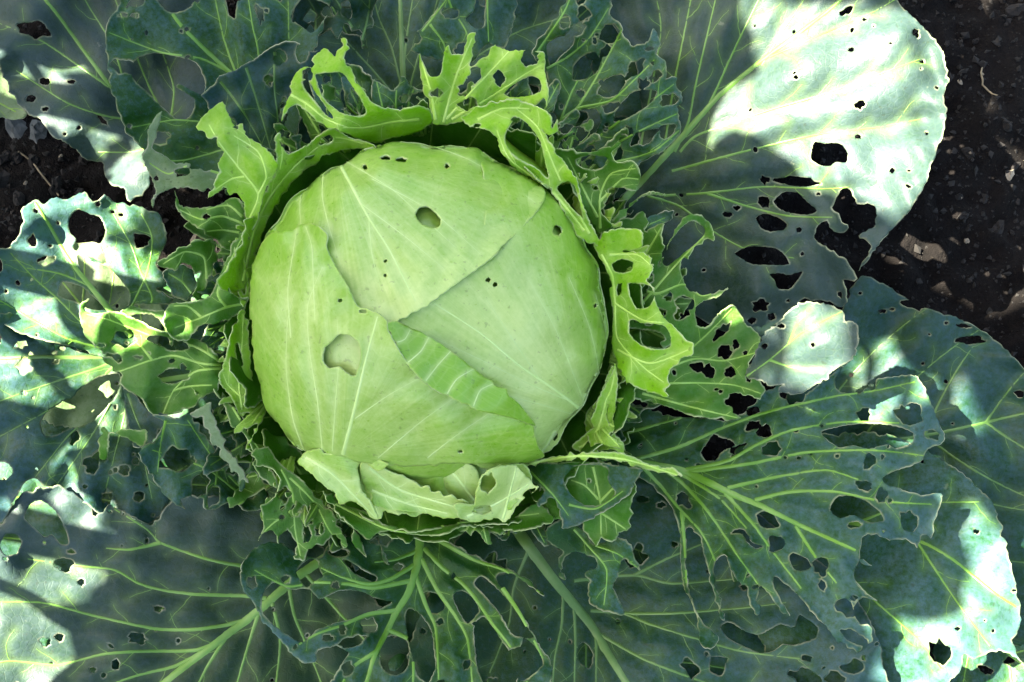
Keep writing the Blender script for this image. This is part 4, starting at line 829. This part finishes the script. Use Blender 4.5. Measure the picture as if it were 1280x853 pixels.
leaf('head_leaf', Z('px', '600,184 625,194 660,215 690,245 712,270 735,298 755,336 765,372 765,415 757,452 748,480 740,505 736,526 728,542 712,562 682,576 620,590 560,560 500,480 470,410 540,370 600,300 606,230'),
     W((500, 400, .2), (700, 260, .2), (760, 400, -.5), (730, 530, .8), (620, 560, .4)), wax=W((560, 350, .7), (650, 400, 1.0), (755, 350, -.3), (700, 500, .9), (600, 500, .6), (720, 280, .0)), shots=3, midw=(4, 1.2),  # wax also paints shading: pale middle, darker green rim of the head
     mid=Z('a3', '1112,292 1010,215 900,140 780,40 640,-50'),
     veins=[Z('a3', '1110,285 1070,180 1010,30 930,-120'), Z('a3', '1118,280 1140,160 1112,20 1050,-130'), Z('a3', '1100,300 980,262 860,230 700,190'), Z('a3', '1060,250 940,200 800,130 650,60'), Z('a3', '1118,270 1165,150 1160,30 1130,-80'), Z('a3', '960,180 880,60 800,-60')],
     holes=B('a3', '1027,373,14,18') + B('z6', '1057,342,14,20,-20 828,507,7,9 851,523,9,8 1185,593,6,7'), **HK)
leaf('head_leaf', Z('z6', '275,95 340,66 470,50 560,34 640,32 740,50 830,80 920,126 1002,180 1020,230 1000,266 960,312 900,372 840,432 760,492 690,542 620,592 560,626 530,638 500,700 470,790 300,880 110,800 40,640 45,420 90,330 150,230 200,160'),
     W((400, 250, 3.0), (660, 230, 2.6), (500, 395, 3.6), (590, 350, 4.0), (680, 250, 3.4), (540, 180, 1.), (330, 350, .0), (340, 450, -1.), (400, 460, -1.), (450, 430, .5)), wax=W((540, 280, .5), (430, 200, .3), (640, 220, .35), (450, 360, .8), (350, 300, .2), (420, 450, 1.3)), shots=4, midw=(4.5, 1.2),
     mid=Z('z6', '310,80 370,190 430,300 500,410 585,580'),
     veins=[Z('z6', '350,110 500,200 600,290 720,400'), Z('z6', '440,170 640,280 800,420'), Z('z6', '400,250 560,370 680,470'), Z('z6', '280,130 275,230 300,340 340,470'), Z('z6', '210,180 200,260 205,340'), Z('z6', '600,48 760,105 900,190 985,250'), Z('z6', '430,300 440,420 470,540')],
     holes=[Z('z6', '586,285 598,264 625,262 650,280 668,305 664,328 640,334 612,322 592,305')] + B('z6', '487,100,18,8 538,107,20,9 417,130,9,8 690,127,8,7'), **HK)
leaf('head_leaf', Z('z6', '80,372 110,347 150,345 180,337 200,325 245,320 290,355 288,400 320,460 360,530 388,590 420,604 470,622 492,650') +
     Z('a3', '498,28 520,72 560,132 620,192 700,237 780,272 870,292 940,322 946,346 960,390 976,416 930,438 800,440 700,438 600,446 520,446 440,438 330,424 250,405 218,400 170,360 130,290 102,210 88,100 84,0') + Z('z6', '32,640 33,540 48,440'),
     W((395, 290, 7.), (330, 320, 3), (450, 390, 7.2), (560, 460, 7.2), (660, 530, 5.4), (440, 560, 3), (320, 430, 1.5), (640, 575, 2.6), (400, 450, 3.4)), wax=W((380, 300, .0), (440, 480, .55), (560, 520, .45), (330, 450, .25), (640, 560, .2), (350, 380, .5)), shots=3, midw=(5, 1.5),
     mid=Z('a3', '362,410 400,260 430,130 468,-10'),
     veins=[Z('a3', '245,400 210,300 190,150 195,0 215,-80'), Z('a3', '300,400 285,250 262,100 255,-40 300,-160'), Z('a3', '470,420 600,310 700,238'), Z('a3', '620,420 710,350 810,282'), Z('a3', '400,300 500,230 590,180'), Z('a3', '330,400 340,250 350,120 345,0'),
            Z('z6', '170,700 160,540 180,400 190,335'), Z('z6', '250,640 245,520 240,400 220,330')],
     holes=[Z('z6', '275,762 284,730 308,712 330,690 370,694 396,720 401,770 382,828 352,816 330,796 300,802 280,788')] + B('z6', '408,612,15,7') + B('a3', '720,402,8,5'), label='wrapper leaf with a round hole and a rolled back edge', **HK)
leaf('head_leaf', Z('a3', '494,10 520,2 560,18 620,48 690,93 760,148 830,198 890,248 932,295 948,324 870,298 780,278 700,243 620,198 560,138 520,78 500,36'),
     W((490, 405, 8), (535, 410, 3.4), (620, 460, 2.6), (665, 530, 5), (530, 465, 11.5), (600, 505, 11), (560, 450, 9.5), (640, 515, 8)), **dict(HK, step=4.5, vw=(1.6, .8)), wax=W((490, 405, -.1), (620, 460, .15), (600, 505, -.1)),
     veins=[Z('a3', '520,70 550,60 570,25'), Z('a3', '560,130 600,95 625,52'), Z('a3', '615,185 650,140 690,96'), Z('a3', '680,225 710,180 760,150'), Z('a3', '760,262 780,215 820,195')], label='rolled back edge of the wrapper leaf showing its underside')
# short stem
V, F = [], []
SC = unproject(540., 420., .0)
for j, (zz, q) in enumerate([(-.02, .022), (.02, .02), (.05, .024), (.08, .03)]):
    for i in range(14):
        a = 2 * math.pi * i / 14
        V.append((HC[0] + q * math.cos(a), HC[1] - .01 + q * math.sin(a), zz))
for j in range(3):
    for i in range(14):
        a, b = j * 14 + i, j * 14 + (i + 1) % 14
        F.append((a, b, b + 14, a + 14))
mesh_obj('stem', V, F, ['vein_mid'], plant)
# ------------------------------------------------------------------ soil
def soil_material():
    m, t = nodes('soil')
    L = t.links.new
    co = N(t, 'ShaderNodeTexCoord').outputs['Object']
    a, b, c = noise(t, co, 45, 8, .65), noise(t, co, 260, 4, .7), noise(t, co, 9, 3, .5)
    col = mixc(t, ramp(t, a, [(.3, (0, 0, 0)), (.7, (1, 1, 1))]), (.0035, .0027, .0024), (.0105, .008, .007))
    col = mixc(t, ramp(t, b, [(.62, (0, 0, 0)), (.78, (.6, .6, .6))]), col, (.05, .04, .03))
    col = mixc(t, ramp(t, c, [(.5, (0, 0, 0)), (.75, (.5, .5, .5))]), col, (.012, .0105, .0095))
    p = N(t, 'ShaderNodeBsdfPrincipled', Roughness=.95); p.inputs['Specular IOR Level'].default_value = .15
    L(col, p.inputs['Base Color'])
    bm = N(t, 'ShaderNodeBump', Strength=1.0, Distance=.009)
    L(math_(t, 'ADD', a, math_(t, 'MULTIPLY', b, .5)), bm.inputs['Height']); L(bm.outputs[0], p.inputs['Normal'])
    out = N(t, 'ShaderNodeOutputMaterial'); L(p.outputs[0], out.inputs[0])
soil_material()
from mathutils import noise as mn
def soil_h(x, y):
    p = Vector((x, y, 0))
    return .016 * mn.fractal(p * 14, 1.0, 2.1, 5) + .007 * mn.noise(p * 70) + .004 * abs(mn.noise(p * 160))
xs = np.concatenate([[-60, -20, -6, -2.5, -1.2, -.8], np.arange(-.6, .6001, .0055), [.8, 1.2, 2.5, 6, 20, 60]])
ys = np.concatenate([[-60, -20, -6, -2.5, -1.2, -.8], np.arange(-.45, .5001, .0055), [.8, 1.2, 2.5, 6, 20, 60]])
V = [(x, y, soil_h(x, y) if abs(x) < 3 and abs(y) < 3 else 0) for y in ys for x in xs]
nx = len(xs)
F = [(j * nx + i, j * nx + i + 1, (j + 1) * nx + i + 1, (j + 1) * nx + i) for j in range(len(ys) - 1) for i in range(nx - 1)]
tag(mesh_obj('soil', V, F, ['soil']), 'dark crumbly garden soil', 'soil', kind='structure')
plain_material('soil_crumb', (.0045, .0036, .003), (.018, .0145, .012), 120, .95)
rs_ = np.random.RandomState(4)
nC = 26000
cx, cy = rs_.uniform(-.42, .46, nC), rs_.uniform(-.30, .36, nC)
oc = np.array([(1, 0, 0), (0, 1, 0), (-1, 0, 0), (0, -1, 0), (0, 0, 1), (0, 0, -1)], float)
of = np.array([(0, 1, 4), (1, 2, 4), (2, 3, 4), (3, 0, 4), (1, 0, 5), (2, 1, 5), (3, 2, 5), (0, 3, 5)])
sz = .0007 + .0026 * rs_.rand(nC) ** 3.5
cz = np.array([soil_h(a, b) for a, b in zip(cx, cy)])
qa, qb = rs_.uniform(0, 6.28, nC), rs_.uniform(0, 3.14, nC)
oj = oc[None] * rs_.uniform(.45, 1.35, (nC, 6, 1)) + rs_.uniform(-.35, .35, (nC, 6, 3))
y1, z1 = oj[..., 1] * np.cos(qb)[:, None] - oj[..., 2] * np.sin(qb)[:, None], oj[..., 1] * np.sin(qb)[:, None] + oj[..., 2] * np.cos(qb)[:, None]
x2, y2 = oj[..., 0] * np.cos(qa)[:, None] - y1 * np.sin(qa)[:, None], oj[..., 0] * np.sin(qa)[:, None] + y1 * np.cos(qa)[:, None]
CV = np.stack([cx, cy, cz + sz * .1], -1)[:, None] + np.stack([x2, y2, z1 * .8], -1) * sz[:, None, None]
CF = of[None] + 6 * np.arange(nC)[:, None, None]
tag(mesh_obj('soil_crumbs', CV.reshape(-1, 3), CF.reshape(-1, 3), ['soil_crumb'], smooth=False), 'fine dark crumbs of soil covering the ground', 'soil crumbs', kind='stuff')
# clods and pebbles lying on the soil
plain_material('clod', (.005, .0037, .003), (.014, .0105, .0085), 160, .95, bump=.8)
plain_material('pale_pebble', (.20, .16, .11), (.32, .27, .20), 120, .85, bump=.5)
plain_material('grey_clod', (.07, .075, .075), (.12, .12, .115), 110, .9, bump=.8)
def clod(x, y, r, mat, name, label, cat, group, seed, sq=.7):
    rr_ = random.Random(seed)
    V, F, n, m = [], [], 10, 6
    ph = [rr_.uniform(0, 6) for _ in range(4)]
    for j in range(m + 1):
        th = math.pi * j / m
        for i in range(n):
            a = 2 * math.pi * i / n
            q = r * (1 + .2 * math.sin(2 * a + ph[0]) + .13 * math.sin(3 * a + ph[1] + 2 * th) + .1 * math.cos(5 * th + ph[2]) + rr_.uniform(-.2, .2) * math.sin(th))
            V.append((q * math.sin(th) * math.cos(a), q * .7 * math.sin(th) * math.sin(a), q * sq * math.cos(th)))
    for j in range(m):
        for i in range(n):
            a, b = j * n + i, j * n + (i + 1) % n
            F.append((a, a + n, b + n, b))
    o = mesh_obj(name, V, F, [mat], smooth=False)
    p = unproject(float(x), float(y), .0)
    o.location = (p[0], p[1], soil_h(p[0], p[1]) + r * .05); o.rotation_euler = (0, 0, rr_.uniform(0, 6))
    return tag(o, label, cat, group)
clod(22, 162, .0115, 'grey_clod', 'soil_clod', 'grey blue dry soil clod beside the pale leaf', 'clod', None, 3)
clod(50, 166, .008, 'grey_clod', 'soil_clod', 'brownish grey clod lying against the blue grey clod', 'clod', None, 5)
clod(247, 297, .006, 'pale_pebble', 'pebble', 'cream pebble in the gap beside the peppered green leaf', 'pebble', None, 8)
clod(1260, 221, .0045, 'pale_pebble', 'pebble', 'cream sun fleck painted as a flat pebble on the open soil', 'pebble', None, 9, .4)  # pale colour stands for a fleck of sun through a leaf hole
rq = random.Random(12)
for k in range(9):
    while True:
        x, y = rq.uniform(1090, 1285), rq.uniform(-10, 420)
        if x > 1195 or y > 330: break
    clod(x, y, rq.uniform(.003, .008), 'clod', 'soil_clod', 'small dark clod on the open soil past the sunlit leaf', 'clod', 'dark clods on the open soil', 40 + k)
for k in range(14):
    clod(rq.uniform(0, 200), rq.uniform(180, 260), rq.uniform(.003, .009), 'clod', 'soil_clod', 'small dark clod in the soil gap beside the ragged half sunlit leaf', 'clod', 'dark clods in the soil gap', 90 + k)
for k in range(5):
    clod(rq.uniform(1195, 1280), rq.uniform(0, 400), rq.uniform(.0012, .0022), 'pale_pebble', 'pebble', 'tiny pale grit grain on the open soil past the sunlit leaf', 'pebble', 'pale grit on the open soil', 140 + k)
for k in range(5):
    clod(rq.uniform(0, 120), rq.uniform(180, 250), rq.uniform(.0012, .002), 'pale_pebble', 'pebble', 'tiny pale grit grain in the soil gap beside the ragged half sunlit leaf', 'pebble', 'pale grit in the soil gap', 160 + k)
# leaf on the ground: white glare of a sunlit spot put into its colour
_plant = plant
plant = None
lf = leaf('sunlit_pale_leaf', Z('px', '-90,60 -40,70 0,85 14,105 26,130 34,143 20,150 -10,146 -60,150 -110,120'), W((-80, 100, 30), (0, 90, 34), (30, 140, 26), (-20, 140, 24)), 'pale_leaf', wax=W((-80, 100, 1), (0, 100, 1), (20, 140, 1)), mid=Z('px', '-90,100 -30,115 20,140'), midw=(4, 2), step=5, ruf=2)
tag(lf, 'pale leaf on the soil, sun glare put into its colour', 'leaf')
plant = _plant

# dry straws and root fibres on the soil
plain_material('dry_straw', (.16, .12, .07), (.26, .21, .13), 150, .8)
def straw(p0, p1, r, label):
    n, V, F = 9, [], []
    a, b = unproject(float(p0[0]), float(p0[1]), 0.), unproject(float(p1[0]), float(p1[1]), 0.)
    d = (b - a) / np.linalg.norm(b - a); sd = np.array([-d[1], d[0], 0])
    for i in range(n):
        t = i / (n - 1)
        c = a + (b - a) * t + sd * .004 * math.sin(t * 3.1 + p0[0])
        c[2] = soil_h(c[0], c[1]) + r + .0015
        for k in range(6):
            w = 2 * math.pi * k / 6
            V.append(c + r * (sd * math.cos(w) + np.array([0, 0, 1]) * math.sin(w)))
    for i in range(n - 1):
        for k in range(6):
            q, e = i * 6 + k, i * 6 + (k + 1) % 6
            F.append((q, e, e + 6, q + 6))
    tag(mesh_obj('dry_straw', V, F, ['dry_straw']), label, 'straw')
straw((20, 196), (82, 243), .0006, 'thin root fibre lying in the soil gap by the blue grey clod')
straw((1222, 90), (1238, 128), .0007, 'dry straw on the open soil beside the margin of the sunlit leaf')
# ------------------------------------------------------------------ sunflowers added out of view, put in only to shade the cabbage
plain_material('shade_sunflower_leaf', (.055, .13, .03), (.08, .17, .045), 25, .6, .12, (.12, .22, .03))
plain_material('shade_sunflower_stem', (.12, .20, .06), (.16, .24, .09), 40, .7)
plain_material('shade_sunflower_petal', (.75, .42, .02), (.8, .5, .03), 30, .6, .2, (.8, .5, .03))
plain_material('shade_sunflower_disc', (.06, .03, .012), (.14, .08, .02), 160, .8)
FL = [(0, 0.42, 5.532, 0.16, 0.085), (0, 0.535, 2.399, 0.08, 0.056), (0, 0.62, 6.09, 0.24, 0.054), (0, 0.631, 2.011, 0.1, 0.052), (0, 0.682, 1.142, 0.24, 0.088), (0, 0.695, 3.169, 0.06, 0.099), (0, 1.068, 1.086, 0.1, 0.067), (0, 1.085, 5.859, 0.2, 0.051), (0, 1.195, 2.566, 0.24, 0.087), (1, 0.402, 1.618, 0.1, 0.136), (1, 0.406, 5.078, 0.06, 0.099), (1, 0.449, 2.533, 0.16, 0.078), (1, 0.483, 5.024, 0.2, 0.113), (1, 0.491, 4.565, 0.06, 0.075), (1, 0.649, 6.188, 0.24, 0.049), (1, 0.697, 2.202, 0.2, 0.048), (1, 0.72, 3.884, 0.24, 0.048), (1, 0.901, 5.166, 0.16, 0.075), (1, 1.129, 1.799, 0.08, 0.075), (1, 1.312, 2.358, 0.16, 0.058), (1, 1.351, 2.791, 0.13, 0.08), (2, 0.497, 2.636, 0.24, 0.104), (2, 0.601, 3.396, 0.06, 0.072), (2, 0.621, 0.644, 0.24, 0.081), (2, 0.732, 3.576, 0.08, 0.055), (2, 0.743, 0.316, 0.24, 0.068), (2, 0.884, 6.108, 0.13, 0.091), (2, 0.902, 2.862, 0.24, 0.061), (2, 0.925, 6.058, 0.08, 0.131), (2, 0.968, 5.37, 0.08, 0.104), (2, 1.008, 1.215, 0.06, 0.088), (2, 1.162, 4.473, 0.16, 0.089), (2, 1.199, 0.377, 0.2, 0.054), (2, 1.227, 4.461, 0.06, 0.079), (2, 1.363, 3.042, 0.1, 0.057), (2, 1.494, 4.049, 0.2, 0.087), (3, 0.458, 4.732, 0.08, 0.096), (3, 0.656, 3.219, 0.24, 0.04), (3, 0.693, 5.411, 0.24, 0.065), (3, 0.998, 0.17, 0.2, 0.083)]  # leaf placing fitted to the shade wanted on the cabbage
def flower_leaf(L):
    n, V, F = 12, [], []
    rows = [-1, -.55, 0, .55, 1]
    for i in range(n + 1):
        u = i / n
        w = .46 * L * math.sin(math.pi * u ** .62) * (1 - .25 * u)
        if u < .08: w = .23 * L * (u / .08)
        for k in rows:
            tooth = 1 + (.05 if i % 2 and abs(k) == 1 else 0)
            V.append((u * L, k * max(w, .002) * tooth, .012 * abs(k) - .10 * L * u * u + .004 * math.sin(i * 1.7 + k * 3)))
    for i in range(n):
        for k in range(4):
            a = i * 5 + k; F.append((a, a + 5, a + 6, a + 1))
    return V, F
def tube(pts, rad, n=10):
    V, F = [], []
    P = [Vector(p) for p in pts]
    for i, p in enumerate(P):
        d = (P[min(i + 1, len(P) - 1)] - P[max(i - 1, 0)]).normalized()
        a = d.orthogonal().normalized() if abs(d.z) < .9 else Vector((1, 0, 0)); a = (a - d * a.dot(d)).normalized(); b = d.cross(a)
        for k in range(n):
            t = 2 * math.pi * k / n; V.append(p + (a * math.cos(t) + b * math.sin(t)) * rad[i])
    for i in range(len(P) - 1):
        for k in range(n):
            q = i * n + k; r2 = i * n + (k + 1) % n; F.append((q, r2, r2 + n, q + n))
    return V, F
for si, (sx, sy) in enumerate([(-.58, -.04), (-.53, .10), (-.60, .23), (-.52, .36)]):
    root = bpy.data.objects.new('shade_sunflower', None); C.objects.link(root); root.location = (sx, sy, 0)
    tag(root, 'tall sunflower with broad leaves, added out of view to shade the cabbage', 'shade_sunflower', 'sunflowers added for shade')
    top = 1.62 + .05 * si
    V, F = tube([(0, 0, -.05), (0, 0, .5), (0, 0, 1.1), (0, 0, top - .15), (-.03, .0, top - .02), (-.09, .0, top + .02)], [.013, .0115, .010, .009, .010, .012])
    mesh_obj('stem', V, F, ['shade_sunflower_stem'], root)
    for s2, h, a, L, pt in FL:
        if s2 != si: continue
        ca, sa = math.cos(a), math.sin(a)
        V, F = flower_leaf(L)
        V = [(ca * (x + pt) - sa * y, sa * (x + pt) + ca * y, h + z) for x, y, z in V]
        lo = mesh_obj('leaf', V, F, ['shade_sunflower_leaf'], root)
        md = lo.modifiers.new('thickness', 'SOLIDIFY'); md.thickness = .0008
        V, F = tube([(0, 0, h - .05), (ca * pt * .5, sa * pt * .5, h - .015), (ca * (pt + .02), sa * (pt + .02), h)], [.006, .005, .003], 6)
        mesh_obj('petiole', V, F, ['shade_sunflower_stem'], lo)
    # flower head, turned to the sun
    V, F = [], []
    for j, (q, dz) in enumerate([(0, .018), (.035, .02), (.07, .012), (.08, 0), (.05, -.02), (0, -.025)]):
        for k in range(20):
            t = 2 * math.pi * k / 20; V.append((-.10 - dz, q * math.cos(t), top + .03 + q * math.sin(t)))
    for j in range(5):
        for k in range(20):
            q, r2 = j * 20 + k, j * 20 + (k + 1) % 20; F.append((q, r2, r2 + 20, q + 20))
    mesh_obj('flower_head', V, F, ['shade_sunflower_disc'], root)
    pm = None
    for k in range(22):
        if pm is None:
            pv = [(0, 0, .07), (-.004, .013, .10), (-.012, 0, .15), (-.004, -.013, .10)]
            po = mesh_obj('petal', pv, [(0, 1, 2, 3)], ['shade_sunflower_petal'], root); pm = po.data
        else:
            po = bpy.data.objects.new('petal', pm); C.objects.link(po); po.parent = root
        po.location = (-.102, 0, top + .03); po.rotation_euler = (2 * math.pi * k / 22, 0, 0)
